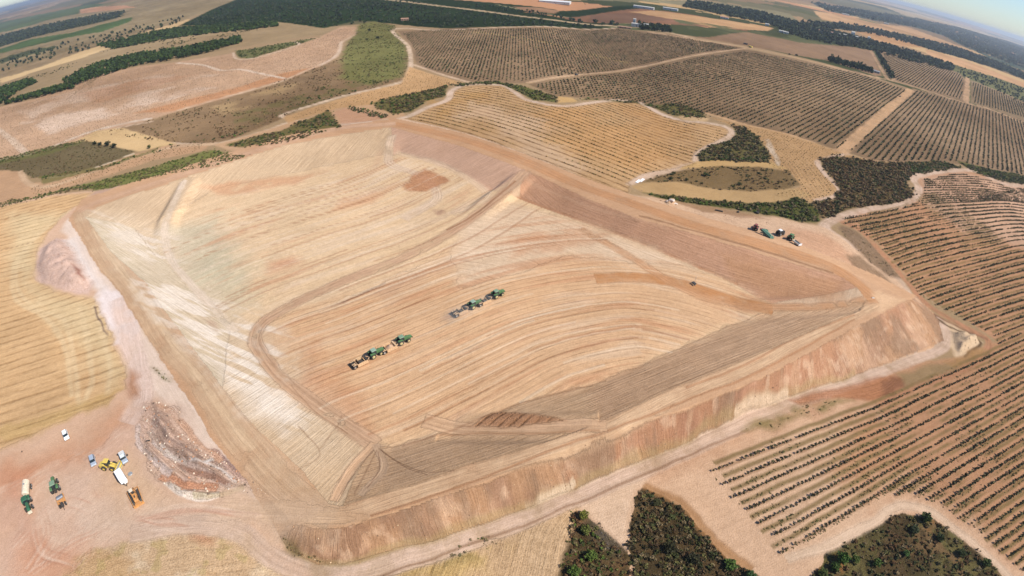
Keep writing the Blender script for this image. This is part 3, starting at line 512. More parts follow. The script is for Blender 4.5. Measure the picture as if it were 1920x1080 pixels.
# haul roads over the floor
hr = dict(rag=.5, amp=(1.,0,.4), ruts=.08)
line([(985,322),(940,365),(880,412),(820,450),(740,490),(650,525),(560,565),(500,600),(480,625),(482,650),(520,700),(580,750),(650,800),(700,832)], (206,170,138), 6, 1.2, **hr)
line([(965,340),(900,395),(840,430)], (160,118,88), 1, .4, flow=False)
line([(720,532),(660,560),(600,583)], (146,112,92), 1, .4, flow=False, dash=-.3)
line([(735,255),(728,285),(735,310),(790,330),(820,370),(760,410)], (232,204,174), 6, 1.5, **hr)
line([(745,285),(830,310),(900,350),(910,370),(850,400)], (230,200,168), 5, 1.5, op=.8, **hr)
line([(715,280),(690,330),(600,370),(480,400)], (222,186,152), 4, 1.5, op=.5, **hr)
line([(345,340),(325,380),(310,420),(312,460),(330,500),(365,540),(410,590),(440,620)], (238,218,194), 4, 1, op=.85, rag=.5, ruts=.1)
line([(1120,522),(1180,520),(1260,528),(1340,552),(1400,570),(1445,580)], (198,146,102), 7, 1, rag=.7, amp=(.5,0,.4))
line([(1640,562),(1560,572),(1480,576),(1400,575),(1330,560),(1260,530),(1180,480),(1090,430)], (206,158,118), 5, 1.2, op=.8, **hr)
line([(1130,797),(1050,801),(960,803),(870,803),(800,790)], (220,182,146), 5.5, 1, **hr)
line([(1120,806),(1020,812),(900,812),(830,815)], (176,136,102), .8, .4, flow=False, op=.7)
paint([(880,795),(930,770),(1000,775),(1060,792),(960,798)], (186,142,108), 1, 2, amp=(.5,.9,.9), flow=[(885,795),(920,770)], period=2.6)
line([(1107,722),(973,757),(873,795),(760,835)], (178,138,106), .9, .4, flow=False, op=.6)
line([(700,835),(660,880),(628,935)], (222,184,148), 3, .8, **hr)
line([(705,836),(720,880),(680,925)], (206,176,146), 2.5, .8, op=.7, **hr)
for g in ([(712,842),(745,865),(800,885),(850,882)], [(706,845),(690,880),(665,925)], [(709,848),(712,880),(690,915)], [(715,845),(760,875),(800,890)], [(700,845),(672,880),(640,925)]):
    line(g, (140,108,84), .4, .2, flow=False, op=.65, rag=.3)
for g in ([(547,722),(590,770),(650,812)], [(253,430),(290,478)], [(1447,650),(1273,720),(1123,790)], [(600,840),(640,780)], [(560,800),(600,850),(560,880)]):
    line(g, (150,116,88), .4, .2, flow=False, op=.5, rag=.5)
paint([(758,350),(772,330),(800,317),(842,337),(822,350),(798,360),(765,358)], (204,148,110), 1.2, 2.5, op=.85, amp=(.8,.3,.9), flow=[(760,340),(840,345)], period=2)
# single passes of wheels on the floor
gr = np.random.default_rng(4)
for i in range(70):
    gw = spline(W(GL if i % 2 else GU), 6); off = gr.uniform(-75, 45) if i % 2 else gr.uniform(-50, 60); a = gr.integers(0, len(gw) - 14); b = a + gr.integers(10, 30)
    t = np.gradient(gw, axis=0); nrm = np.stack([-t[:, 1], t[:, 0]], 1) / np.linalg.norm(t, axis=1)[:, None]
    q = (gw + nrm * off)[a:b]
    if len(q) < 3: continue
    ok = inside(q[:, 0], q[:, 1], F_); q = q[ok]
    if len(q) < 3: continue
    line(q, (176,130,96) if gr.random() < .6 else (238,214,184), gr.uniform(.5, 1.1), .3, flow=False, op=.55, smooth=False, px=False, rag=.5, dash=-.5)
# plain roads
line([(990,155),(1120,137),(1250,115),(1398,91)], (206,174,140), 5, 1)
line([(886,60),(940,66),(1060,88),(1180,118)], (180,154,108), 5, 1, rag=.5, flow=False)
line([(1575,285),(1600,263),(1640,228),(1680,192),(1708,168)], (206,168,130), 12, 1)
line([(1215,60),(1290,72),(1400,89),(1500,110),(1560,125),(1610,138),(1680,153),(1720,165),(1800,190),(1860,206),(1920,231),(2050,282)], (196,164,130), 9, 1)
line([(1632,93),(1648,120),(1664,148)], (190,156,124), 8, 1); line([(1647,96),(1660,125),(1676,150)], (190,156,124), 6, 1)
line([(1814,146),(1813,170),(1811,192)], (200,164,130), 10, 1)
line([(1157,48),(1230,56),(1300,72)], (200,172,140), 8, 2)
line([(1420,165),(1500,190),(1560,212),(1630,236)], (184,156,122), 5, 1.5, op=.5, flow=False)
line([(1640,232),(1750,262),(1850,295),(1920,318)], (184,156,122), 5, 1.5, op=.5, flow=False)
# ---- rows of the contour vineyard, traced as guide curves with their row numbers
GUIDE = [(-39, [(1690,331),(1755,326),(1833,325),(1890,338),(1930,352),(2100,400)]), (-32, [(1690,357),(1738,353),(1820,354),(1880,360),(1930,368),(2100,415)]), (-25, [(1560,414),(1585,411),(1655,400),(1722,386),(1811,380),(1930,384),(2100,425)]),
         (-21, [(1580,450),(1628,441),(1700,425),(1767,412),(1833,404),(1930,404),(2100,430)]), (-14, [(1600,530),(1702,503),(1789,478),(1860,462),(1930,449),(2100,440)]), (-9, [(1600,592),(1748,560),(1850,528),(1930,506),(2100,470)]),
         (-4, [(1700,655),(1833,607),(1930,576),(2100,530)]), (0, [(1320,890),(1430,847),(1563,795),(1654,760),(1747,717),(1841,676),(1930,634),(2100,560)]),
         (6, [(1440,1052),(1463,1037),(1613,948),(1747,866),(1930,758),(2100,660)]), (14, [(1560,1190),(1750,1060),(1900,955),(2100,815)]), (22, [(1700,1280),(1850,1170),(2000,1050),(2200,900)])]
def vine_rows():
    gw = []
    for k, g in GUIDE:
        q = spline(W(g), 8); c = np.concatenate([[0], np.cumsum(np.hypot(*np.diff(q, axis=0).T))]); s = np.linspace(0, c[-1], 60); gw.append((k, np.stack([np.interp(s, c, q[:, 0]), np.interp(s, c, q[:, 1])], 1)))
    out = []
    for (k0, a), (k1, b) in zip(gw, gw[1:]):
        # match by position across the rows so the lines do not shear
        for k in range(k0, k1):
            t = (k - k0) / (k1 - k0); out.append((k, a * (1 - t) + b * t))
    return out
for k, q in vine_rows():
    if k < -30: continue
    t = np.gradient(q, axis=0); nr = np.stack([-t[:, 1], t[:, 0]], 1) / np.linalg.norm(t, axis=1)[:, None]
    ok = np.hypot(q[:, 0], q[:, 1]) < 420
    ins_ = inside(q[:, 0], q[:, 1], W([(1330,885),(1560,790),(1745,710),(1870,652),(1862,630),(1720,552),(1640,452),(1585,415),(1690,392),(1732,372),(1732,338),(2300,430),(2300,1400),(1935,1095),(1850,1015),(1760,948),(1700,928),(1640,943),(1560,1000),(1462,1042),(1370,930)])); q2 = (q + nr * 2.6)[ok & ins_]; q3 = q[ok & ins_]
    if len(q2) > 3:
        line(q2, (132,112,76), 1.5, .5, op=.85, flow=False, smooth=False, px=False, rag=.5, dash=-.4)
        line(q3 + .0, (140,108,80), 1.0, .4, op=.6, flow=False, smooth=False, px=False, rag=.4, dash=-.2)

COL *= np.array([1.0, .965, .945]) * (1 + .05 * n5)[:, None]
near_c = COL.mean(1, keepdims=True); COL[:] = near_c + (COL - near_c) * 1.06


# ---- write the sheet
def set_mesh(name, V, Fq, nper):
    me = bpy.data.meshes.new(name); me.vertices.add(len(V)); me.vertices.foreach_set('co', np.ascontiguousarray(V, dtype=np.float32).ravel())
    nf = len(Fq); me.loops.add(nf * nper); me.loops.foreach_set('vertex_index', np.ascontiguousarray(Fq, dtype=np.int32).ravel())
    me.polygons.add(nf); me.polygons.foreach_set('loop_start', np.arange(nf, dtype=np.int32) * nper)
    me.update(calc_edges=True); return me
def node(nt, t, **kw):
    n = nt.nodes.new(t)
    for k, v in kw.items(): setattr(n, k, v)
    return n
def mth(nt, op, a, b=None, c=None, clamp=False):
    n = nt.nodes.new('ShaderNodeMath'); n.operation = op; n.use_clamp = clamp
    for i, v in enumerate((a, b, c)):
        if v is None: continue
        if hasattr(v, 'links'): nt.links.new(v, n.inputs[i])
        else: n.inputs[i].default_value = v
    return n.outputs[0]
def ground_material():
    mt = bpy.data.materials.new('bare_earth'); mt.use_nodes = True; nt = mt.node_tree; L = nt.links.new
    bs = nt.nodes['Principled BSDF']; bs.inputs['Roughness'].default_value = .95; bs.inputs['Specular IOR Level'].default_value = 0
    col = node(nt, 'ShaderNodeAttribute', attribute_name='Col'); fl = node(nt, 'ShaderNodeAttribute', attribute_name='Flow'); am = node(nt, 'ShaderNodeAttribute', attribute_name='Amp')
    sf = node(nt, 'ShaderNodeSeparateXYZ'); L(fl.outputs['Vector'], sf.inputs[0]); sa = node(nt, 'ShaderNodeSeparateXYZ'); L(am.outputs['Vector'], sa.inputs[0])
    tc = node(nt, 'ShaderNodeTexCoord')
    def noise(vec, sc, det=3, rough=.6):
        n = node(nt, 'ShaderNodeTexNoise'); n.inputs['Scale'].default_value = sc; n.inputs['Detail'].default_value = det; n.inputs['Roughness'].default_value = rough; L(vec, n.inputs['Vector']); return n.outputs['Fac']
    def comb(kx, ky):
        c = node(nt, 'ShaderNodeCombineXYZ'); L(mth(nt, 'MULTIPLY', sf.outputs[0], kx), c.inputs[0]); L(mth(nt, 'MULTIPLY', sf.outputs[1], ky), c.inputs[1]); return c.outputs[0]
    ob = tc.outputs['Object']
    m1 = noise(ob, .55, 5, .7); m2 = noise(ob, .06, 4, .6); m3 = noise(ob, 2.2, 3, .6)
    s1 = noise(comb(3.2, .035), 1, 3, .6); s2 = noise(comb(9., .11), 1, 3, .65)
    streak = mth(nt, 'MULTIPLY', mth(nt, 'SUBTRACT', mth(nt, 'MULTIPLY_ADD', s1, .6, mth(nt, 'MULTIPLY', s2, .4)), .5), sa.outputs[0])
    wob = mth(nt, 'MULTIPLY_ADD', m2, .35, sf.outputs[0])
    tri = mth(nt, 'ABSOLUTE', mth(nt, 'SUBTRACT', mth(nt, 'FRACT', wob), .5))
    ln = mth(nt, 'SUBTRACT', 1.0, mth(nt, 'MULTIPLY', tri, 4.2), clamp=True)
    brk = mth(nt, 'MULTIPLY_ADD', noise(comb(.9, .09), 1, 3, .7), 3.2, -1.0, clamp=True)
    stripe = mth(nt, 'MULTIPLY', mth(nt, 'MULTIPLY', ln, brk), sa.outputs[1])
    mot = mth(nt, 'MULTIPLY', mth(nt, 'SUBTRACT', mth(nt, 'MULTIPLY_ADD', m1, .5, mth(nt, 'MULTIPLY', m3, .5)), .5), sa.outputs[2])
    f = mth(nt, 'MULTIPLY_ADD', mot, 1.55, 1.03); f = mth(nt, 'MULTIPLY_ADD', streak, 1.35, f); f = mth(nt, 'MULTIPLY_ADD', stripe, -.62, f)
    f = mth(nt, 'MULTIPLY_ADD', mth(nt, 'SUBTRACT', m2, .5), .22, f)
    # darker soil is also redder
    g2 = mth(nt, 'POWER', mth(nt, 'MAXIMUM', f, .02), 1.12); g3 = mth(nt, 'POWER', mth(nt, 'MAXIMUM', f, .02), 1.28)
    sc_ = node(nt, 'ShaderNodeSeparateColor'); L(col.outputs['Color'], sc_.inputs[0]); cc = node(nt, 'ShaderNodeCombineColor')
    L(mth(nt, 'MULTIPLY', sc_.outputs[0], f), cc.inputs[0]); L(mth(nt, 'MULTIPLY', sc_.outputs[1], g2), cc.inputs[1]); L(mth(nt, 'MULTIPLY', sc_.outputs[2], g3), cc.inputs[2])
    L(cc.outputs[0], bs.inputs['Base Color'])
    h = mth(nt, 'MULTIPLY_ADD', streak, .5, mth(nt, 'MULTIPLY', stripe, -.25)); h = mth(nt, 'MULTIPLY_ADD', mot, .4, h)
    bp = node(nt, 'ShaderNodeBump'); bp.inputs['Strength'].default_value = 1.0; bp.inputs['Distance'].default_value = 1.0; L(h, bp.inputs['Height']); L(bp.outputs[0], bs.inputs['Normal'])
    return mt
GM = ground_material()
V = np.stack([X, Y, Z], 1)
i = np.arange(NR - 1)[:, None] * NA; j = np.arange(NA)[None, :]; j2 = (j + 1) % NA
Q = np.stack([i + j, i + NA + j, i + NA + j2, i + j2], -1).reshape(-1, 4)[:, ::-1]
me = set_mesh('ground', V, Q, 4)
def attr(me, name, typ, arr):
    a = me.attributes.new(name, typ, 'POINT'); a.data.foreach_set('color' if 'COLOR' in typ else 'vector', np.ascontiguousarray(arr, dtype=np.float32).ravel())
attr(me, 'Col', 'FLOAT_COLOR', np.concatenate([np.clip(COL, .005, .95), np.ones((N, 1))], 1)); attr(me, 'Flow', 'FLOAT_VECTOR', FLOW); attr(me, 'Amp', 'FLOAT_VECTOR', AMP)
me.polygons.foreach_set('use_smooth', np.ones(len(Q), bool)); me.materials.append(GM)
ground = bpy.data.objects.new('ground', me); SC.collection.objects.link(ground); ground['kind'] = 'structure'
# ------------------------------------------------------------------ things: tags, parts, copies
def tag(o, label=None, cat=None, group=None, kind=None):
    for k, v in (('label', label), ('category', cat), ('group', group), ('kind', kind)):
        if v: o[k] = v
    return o
def link(name, data, parent=None):
    o = bpy.data.objects.new(name, data); SC.collection.objects.link(o); o.parent = parent; return o
def zat(P): P = np.atleast_2d(P); return HG(P[:, 0].copy(), P[:, 1].copy())
MATS = {}
def mat(name, col, rough=.6, metal=0, var=.12, scale=3., spec=.3, dirt=0):
    if name in MATS: return MATS[name]
    m = bpy.data.materials.new(name); m.use_nodes = True; nt = m.node_tree; b = nt.nodes['Principled BSDF']
    tc = nt.nodes.new('ShaderNodeTexCoord'); n = nt.nodes.new('ShaderNodeTexNoise'); n.inputs['Scale'].default_value = scale; n.inputs['Detail'].default_value = 4
    nt.links.new(tc.outputs['Object'], n.inputs['Vector']); r = nt.nodes.new('ShaderNodeValToRGB'); c = np.array(col)
    d = np.array((.30, .20, .12)); lo = c * (1 - var) * (1 - dirt) + d * dirt; hi = np.minimum(c * (1 + var), .95)
    r.color_ramp.elements[0].color = (*lo, 1); r.color_ramp.elements[1].color = (*hi, 1); r.color_ramp.elements[0].position = .35; r.color_ramp.elements[1].position = .65
    nt.links.new(n.outputs['Fac'], r.inputs[0]); nt.links.new(r.outputs[0], b.inputs['Base Color'])
    b.inputs['Roughness'].default_value = rough; b.inputs['Metallic'].default_value = metal; b.inputs['Specular IOR Level'].default_value = spec
    MATS[name] = m; return m
def leaf_mat():
    m = bpy.data.materials.new('foliage'); m.use_nodes = True; nt = m.node_tree; b = nt.nodes['Principled BSDF']; b.inputs['Roughness'].default_value = .75; b.inputs['Specular IOR Level'].default_value = .15
    a = nt.nodes.new('ShaderNodeAttribute'); a.attribute_name = 'Tint'; tc = nt.nodes.new('ShaderNodeTexCoord'); n = nt.nodes.new('ShaderNodeTexNoise'); n.inputs['Scale'].default_value = 1.7; n.inputs['Detail'].default_value = 3
    nt.links.new(tc.outputs['Object'], n.inputs['Vector']); x = nt.nodes.new('ShaderNodeMix'); x.data_type = 'RGBA'; x.blend_type = 'MULTIPLY'; x.inputs[0].default_value = 1
    r = nt.nodes.new('ShaderNodeValToRGB'); r.color_ramp.elements[0].color = (.6, .6, .6, 1); r.color_ramp.elements[1].color = (1.35, 1.3, 1.15, 1); r.color_ramp.elements[0].position = .3; r.color_ramp.elements[1].position = .7
    nt.links.new(n.outputs['Fac'], r.inputs[0]); nt.links.new(a.outputs['Color'], x.inputs[6]); nt.links.new(r.outputs[0], x.inputs[7]); nt.links.new(x.outputs[2], b.inputs['Base Color'])
    return m
LEAF = leaf_mat(); BARK = mat('bark', (.13, .09, .06), .9, var=.3)
def clump(k, seed, leaf=.45, flat=.8, core=True):
    """a crown of loose leaf sprays in a unit ball standing on z=0; returns vertices (3k,3)"""
    g = np.random.default_rng(seed); c = g.normal(size=(k, 3)); c /= np.linalg.norm(c, axis=1)[:, None]; rad = g.random(k) ** .4
    lob = 1 + .3 * np.sin(c[:, 0] * 4 + seed) * np.cos(c[:, 1] * 5 + 2 * seed)
    c = c * (rad * lob)[:, None] * .78; a = g.normal(size=(k, 3)); b = g.normal(size=(k, 3)); a /= np.linalg.norm(a, axis=1)[:, None]; b = b - (a * b).sum(1)[:, None] * a; b /= np.linalg.norm(b, axis=1)[:, None]
    s = leaf * (.6 + .8 * g.random(k))[:, None]; v = np.stack([c + a * s, c - a * s * .5 + b * s * .85, c - a * s * .5 - b * s * .85], 1)
    v[:, :, 2] = v[:, :, 2] * flat + flat * .95; return v.reshape(-1, 3)
def scatter(name, P, scale, protos, tint, hs=1., mt=LEAF, z=None):
    """one mesh of many plants; P (n,2) places, scale (n,), tint (n,3)"""
    P = np.asarray(P); n = len(P); g = np.random.default_rng(len(P)); which = g.integers(0, len(protos), n); z = zat(P) if z is None else z; VV = []; TT = []
    hs = np.broadcast_to(np.asarray(hs, float), (n,))
    for q, pr in enumerate(protos):
        k = np.nonzero(which == q)[0]
        if not len(k): continue
        th = g.random(len(k)) * 6.283; c, s = np.cos(th)[:, None], np.sin(th)[:, None]; S_ = scale[k][:, None]
        x = (pr[None, :, 0] * c - pr[None, :, 1] * s) * S_ + P[k, 0][:, None]; y = (pr[None, :, 0] * s + pr[None, :, 1] * c) * S_ + P[k, 1][:, None]
        zz = pr[None, :, 2] * S_ * hs[k][:, None] + z[k][:, None] - .05
        VV.append(np.stack([x, y, zz], -1).reshape(-1, 3)); TT.append(np.repeat(tint[k], pr.shape[0], 0))
    Vv = np.concatenate(VV); T = np.concatenate(TT); o0 = Vv.mean(0) if n else np.zeros(3); o0[2] = z.mean()
    me = set_mesh(name, Vv - o0, np.arange(len(Vv)).reshape(-1, 3), 3); attr(me, 'Tint', 'FLOAT_COLOR', np.concatenate([T, np.ones((len(T), 1))], 1)); me.materials.append(mt)
    o = link(name, me); o.location = o0; return o
def pts_in(P, dens, seed=1, px=True, cut=None):
    Q = W(P) if px else np.array(P); g = np.random.default_rng(seed); mn, mx = Q.min(0), Q.max(0); n = int(min(dens * np.prod(mx - mn), 400000))
    p = mn + g.random((n, 2)) * (mx - mn); rg = 3.0 * np.stack([fbm(p[:, 0] / 9, p[:, 1] / 9, 3, 1.), fbm(p[:, 0] / 9, p[:, 1] / 9, 3, 55.)], 1)
    p = p[inside(p[:, 0] + rg[:, 0], p[:, 1] + rg[:, 1], Q)]
    if cut is not None:
        sc, th, so = cut; w_ = sst(th - so, th + so, fbm(p[:, 0] / sc, p[:, 1] / sc, 4, 33.)); p = p[g.random(len(p)) < w_]
    return p
G_ = np.random.default_rng(11)
def tints(n, cols, j=.22):
    c = np.array([S(c) * 1.35 for c in cols])[G_.integers(0, len(cols), n)]; return c * (1 + j * (G_.random((n, 1)) * 2 - 1))
BUSH = [clump(26, s, .42, .62) for s in range(6)]; TUFT = [clump(12, 40 + s, .55, .5) for s in range(5)]; FAR = [clump(12, 20 + s, .75, .9) for s in range(6)]
DG, OL, BR, GG, TN = (70,74,42), (104,100,60), (108,84,58), (86,104,46), (150,124,88)
# (outline, plants per m2, radius range, colours, noise cut, label)
ZN = [([(193,249),(233,238),(333,211),(467,174),(583,131),(645,108),(650,150),(560,205),(490,240),(430,262),(390,270),(330,268),(270,262),(215,257)], .12, (.4,1.1), [OL,BR,BR,TN], (14,.0,.4), 'low dry brown scrub on the long ridge below the red field'),
 ([(645,108),(650,85),(668,62),(675,45),(700,40),(740,48),(745,66),(762,88),(765,120),(755,148),(700,163),(650,150)], .10, (.4,1.1), [OL,GG,OL,BR], (14,-.1,.4), 'green and olive scrub on the rounded hill beside the pale track'),
 ([(560,180),(640,150),(700,152),(752,148),(700,164),(640,180),(560,205),(440,258),(400,262),(500,220)], .10, (.5,1.3), [DG,OL,GG], (12,.05,.3), 'green bushes along the foot of the long dry ridge'),
 ([(425,273),(460,260),(520,245),(545,236),(600,215),(618,206),(632,225),(640,240),(590,252),(540,265),(470,276)], .35, (.5,1.3), [DG,OL,GG,BR], (12,-.1,.3), 'olive bushes on the bank above the far basin rim'),
 ([(0,300),(50,292),(100,276),(160,263),(200,272),(253,283),(240,292),(190,310),(120,330),(60,334),(40,322),(0,318)], .18, (.3,.8), [BR,(96,88,58),OL], (12,-.2,.4), 'dark grey-brown scrub on the lens-shaped patch at the left edge'),
 ([(0,298),(100,275),(160,262),(150,268),(90,284),(0,306)], .3, (.4,1.1), [OL,GG], None, 'green bushes along the upper edge of the left scrub patch'),
 ([(70,333),(190,312),(290,281),(340,266),(350,270),(290,287),(190,318),(80,345)], .25, (.5,1.2), [OL,DG,GG], (10,0,.3), 'hedge of bushes along the pale dry-stone edge'),
 ([(150,347),(200,335),(290,312),(360,290),(400,281),(460,292),(430,303),(330,325),(240,345),(180,357)], .5, (.4,1.), [OL,GG,(120,120,70)], (12,-.2,.4), 'yellow-green scrub strip just outside the far left rim'),
 ([(0,380),(60,368),(140,348),(200,346),(150,356),(60,376),(0,391)], .4, (.4,1.), [OL,GG,DG], None, 'thin green hedge beside the pale yellow field'),
 ([(700,192),(735,183),(790,172),(840,160),(836,180),(800,190),(770,210),(740,215),(705,202)], .4, (.5,1.5), [DG,OL,GG,BR], (12,-.15,.3), 'dense green thicket left of the golden field'),
 ([(655,198),(720,215),(730,220),(715,222),(650,206)], .4, (.5,1.2), [DG,GG], None, 'short green hedge by the far corner of the basin'),
 ([(840,160),(860,156),(930,153),(985,163),(1040,180),(1046,192),(1000,188),(970,171),(940,158),(860,162)], .4, (.5,1.5), [GG,OL,DG], (12,-.2,.3), 'bright green thicket along the top of the golden field'),
 ([(1082,188),(1100,184),(1235,196),(1270,195),(1320,210),(1325,222),(1280,222),(1250,212),(1230,204),(1190,190),(1130,187)], .3, (.5,1.4), [OL,DG,BR,GG], (10,-.1,.3), 'olive scrub between the golden field and the plantation'),
 ([(1375,236),(1400,240),(1425,262),(1443,285),(1438,304),(1400,303),(1350,300),(1310,302),(1306,290),(1330,273),(1370,263),(1378,252)], .5, (.6,1.5), [DG,OL,DG,BR], (11,-.25,.3), 'dark green thicket on the small knoll by the curved track'),
 ([(1190,346),(1230,330),(1270,319),(1340,312),(1420,312),(1480,322),(1502,345),(1470,356),(1400,359),(1330,353),(1270,341),(1220,341)], .2, (.4,1.1), [BR,OL,TN,DG], (12,-.1,.4), 'brown scrub on the low oval mound'),
 ([(1215,363),(1300,373),(1380,381),(1450,381),(1500,371),(1538,400),(1536,415),(1500,416),(1440,401),(1380,391),(1300,381),(1240,373)], .6, (.5,1.4), [DG,OL,GG], (10,-.3,.3), 'green thicket above the parked machinery'),
 ([(1533,298),(1570,294),(1640,304),(1700,306),(1712,325),(1700,345),(1715,364),(1690,380),(1640,385),(1600,390),(1560,405),(1545,411),(1520,378),(1562,373),(1576,357),(1560,332)], .65, (.5,1.6), [DG,BR,BR,OL,(120,96,66),(138,112,78)], (9,-.4,.4), 'dark brown-green thicket enclosed by the pale track bend'),
 ([(1700,305),(1760,302),(1805,314),(1750,322),(1712,328)], .5, (.5,1.5), [GG,OL,DG], None, 'green thicket at the corner of the far plantation'),
 ([(1800,306),(1860,319),(1930,334),(1980,346),(1980,358),(1920,345),(1880,342),(1835,327)], .45, (.5,1.5), [OL,DG,GG], (10,-.3,.3), 'green hedge above the white track at the right edge'),
 ([(1083,960),(1108,977),(1118,1000),(1140,1020),(1168,1040),(1188,1052),(1180,1075),(1200,1150),(1020,1150),(1050,1060),(1068,1020),(1078,990)], 1.0, (.3,.85), [BR,OL,(96,70,48),DG,GG], (8,-.3,.4), 'brown and green brush on the left spit below the outer road'),
 ([(1197,927),(1215,920),(1248,937),(1286,965),(1326,1010),(1366,1054),(1426,1090),(1480,1150),(1180,1150),(1190,1060),(1178,1030),(1183,990),(1188,960)], 1.3, (.3,.95), [(74,64,42),(92,72,50),DG,(60,54,36),OL], (8,-.45,.4), 'dark brown thorny brush filling the gully at the bottom'),
 ([(1505,1110),(1545,1068),(1553,1040),(1590,1018),(1640,988),(1690,965),(1740,970),(1788,1004),(1846,1054),(1900,1110),(1940,1180),(1480,1180)], .7, (.3,.95), [BR,(96,70,46),OL,DG,(80,74,46)], (8,-.15,.4), 'brown and green brush in the hollow below the vineyard'),
 ([(1110,972),(1128,985),(1152,1012),(1168,1032),(1150,1037),(1118,1012)], 2.0, (.15,.35), [(112,104,100),(98,92,86),(120,104,92)], None, 'grey dead brush on the left spit'),
 ([(440,95),(470,92),(520,83),(600,70),(570,80),(510,98),(470,110),(445,108)], .08, (.6,1.6), [OL,DG,GG], None, 'green scrub in the notch of the red field'),
 ([(820,1030),(900,1015),(945,1008),(950,1025),(900,1040),(850,1048)], .5, (.2,.6), [OL,(120,116,84),GG], (6,0,.3), 'grey-green weeds beside the outer road'),
 ([(523,1000),(535,1008),(560,1030),(600,1046),(640,1048),(600,1056),(550,1043),(526,1018)], .9, (.15,.45), [OL,(108,92,60),BR], None, 'low weeds at the foot of the bank by the yard'),
 ([(286,690),(300,692),(322,712),(318,716),(300,706)], .8, (.2,.5), [(84,88,64),OL], None, 'small dark weeds beside the white left rim'),
 ([(1395,803),(1480,765),(1560,752),(1600,753),(1520,778),(1440,803)], .5, (.2,.5), [OL,(130,118,76),BR], (8,-.1,.3), 'dry weeds on the verge of the outer road above the vineyard'),
 ([(1574,428),(1600,432),(1640,464),(1670,500),(1688,520),(1655,512),(1620,478),(1586,445)], .5, (.15,.45), [BR,(122,106,80),OL], (8,-.1,.3), 'dry brown weeds between the two tracks at the right corner'),
 ([(1320,300),(1340,302),(1380,302),(1438,304),(1440,296),(1400,296),(1340,294)], .5, (.6,1.4), [DG,GG], None, 'dark green bushes along the foot of the small knoll'),
 ([(0,162),(100,130),(240,82),(300,62),(450,40),(520,42),(450,70),(330,100),(200,120),(60,150),(0,196)], .012, (1,2.2), [DG,OL], (40,.1,.2), 'scattered dark bushes between the two pine belts')]
for zi, (P, dn, (r0, r1), cols, cut, lab) in enumerate(ZN):
    p = pts_in(P, dn, 100 + zi, cut=cut)
    if dn >= .3:                              # stragglers beyond the edge
        cx_, cy_ = np.mean(P, 0); p = np.concatenate([p, pts_in([(cx_ + (x - cx_) * 1.06, cy_ + (y - cy_) * 1.08) for x, y in P], dn * .09, 900 + zi)]); cols = cols + [(124,108,80)]
    n = len(p)
    if not n: continue
    tag(scatter('scrub', p, r0 + (r1 - r0) * G_.random(n) ** 2, BUSH if r1 > .6 else TUFT, tints(n, cols)), lab, 'scrub', kind='stuff')
# ---- loose stones and clods
def stone_proto(s):
    g = np.random.default_rng(s); o = np.array([(1,0,0),(0,1,0),(-1,0,0),(0,-1,0),(0,0,1),(0,0,-.4)], float) * (.6 + .7 * g.random((6, 1))); return np.concatenate([o[[a, b, c]] for a, b, c in ((0,1,4),(1,2,4),(2,3,4),(3,0,4),(1,0,5),(2,1,5),(3,2,5),(0,3,5))])
STN = [stone_proto(500 + s) for s in range(6)]
for q, (P, dn, (a, b), cols, lab) in enumerate(((SPOIL, .9, (.08,.5), [(214,188,168),(236,220,204),(150,128,112),(200,150,120)], 'loose stones and clods on the grey spoil heaps'), ([(105,447),(130,450),(150,478),(180,525),(168,550),(120,548),(78,530),(66,505),(76,468)], .5, (.08,.35), [(220,190,172),(190,150,132)], 'clods on the pinkish heap at left'),
        (bank, .35, (.06,.3), [(200,160,128),(166,134,108),(222,190,156)], 'stones and clods over the outer bank'), ([(1782,622),(1800,618),(1835,632),(1838,645),(1800,668),(1790,655)], .8, (.1,.4), [(222,196,162)], 'pale rubble on the heap at the right corner'),
        ([(1190,350),(1250,376),(1330,398),(1440,405),(1440,440),(1350,415),(1240,382)], .12, (.1,.45), [(220,190,160),(176,140,112)], 'stones on the pad above the far rim'), ([(880,795),(930,770),(1000,775),(1060,792),(960,798)], 1.2, (.1,.4), [(196,150,116),(170,130,100)], 'broken clods on the furrowed patch of the near slope'))):
    p = pts_in(P, dn, 700 + q); n = len(p)
    if n: tag(scatter('rubble', p, a + (b - a) * G_.random(n) ** 3, STN, tints(n, cols) / 1.35), lab, 'rubble', kind='stuff')
# ---- plantation trees on a square grid
tj = np.array([math.cos(R(45.5)), math.sin(R(45.5))]); tk = np.array([-tj[1], tj[0]]); SP = 5.0
o_ = W([(1580, 282)])[0]
def grid_pts(P, sp=SP, jit=.35, miss=.04, seed=0):
    Q = W(P); a = (Q - o_) @ tj; b = (Q - o_) @ tk; g = np.random.default_rng(seed)
    I, J = np.meshgrid(np.arange(int(a.min() / sp) - 1, int(a.max() / sp) + 2), np.arange(int(b.min() / sp) - 1, int(b.max() / sp) + 2)); I = I.ravel() * sp; J = J.ravel() * sp
    p = o_ + I[:, None] * tj + J[:, None] * tk + g.normal(size=(len(I), 2)) * jit * .4; p = p[(g.random(len(p)) > miss)]
    return p[inside(p[:, 0], p[:, 1], Q)]
PL = [[(753,62),(800,58),(950,55),(1157,55),(1200,61),(1290,73),(1385,91),(1250,112),(1100,137),(985,153),(885,151),(800,127),(785,118),(774,85)],
      [(1000,160),(1100,144),(1250,121),(1395,97),(1500,116),(1610,140),(1698,170),(1634,222),(1568,280),(1480,250),(1400,231),(1325,211),(1235,195),(1130,185),(1048,180)],
      [(1716,170),(1800,192),(1920,229),(2050,274),(2050,345),(1920,330),(1860,316),(1800,303),(1740,301),(1690,303),(1640,300),(1594,284),(1655,228)],
      [(1655,100),(1700,107),(1750,122),(1800,140),(1806,150),(1803,186),(1740,169),(1680,150)],
      [(1824,154),(1920,194),(2000,225),(2000,245),(1920,220),(1824,192)]]
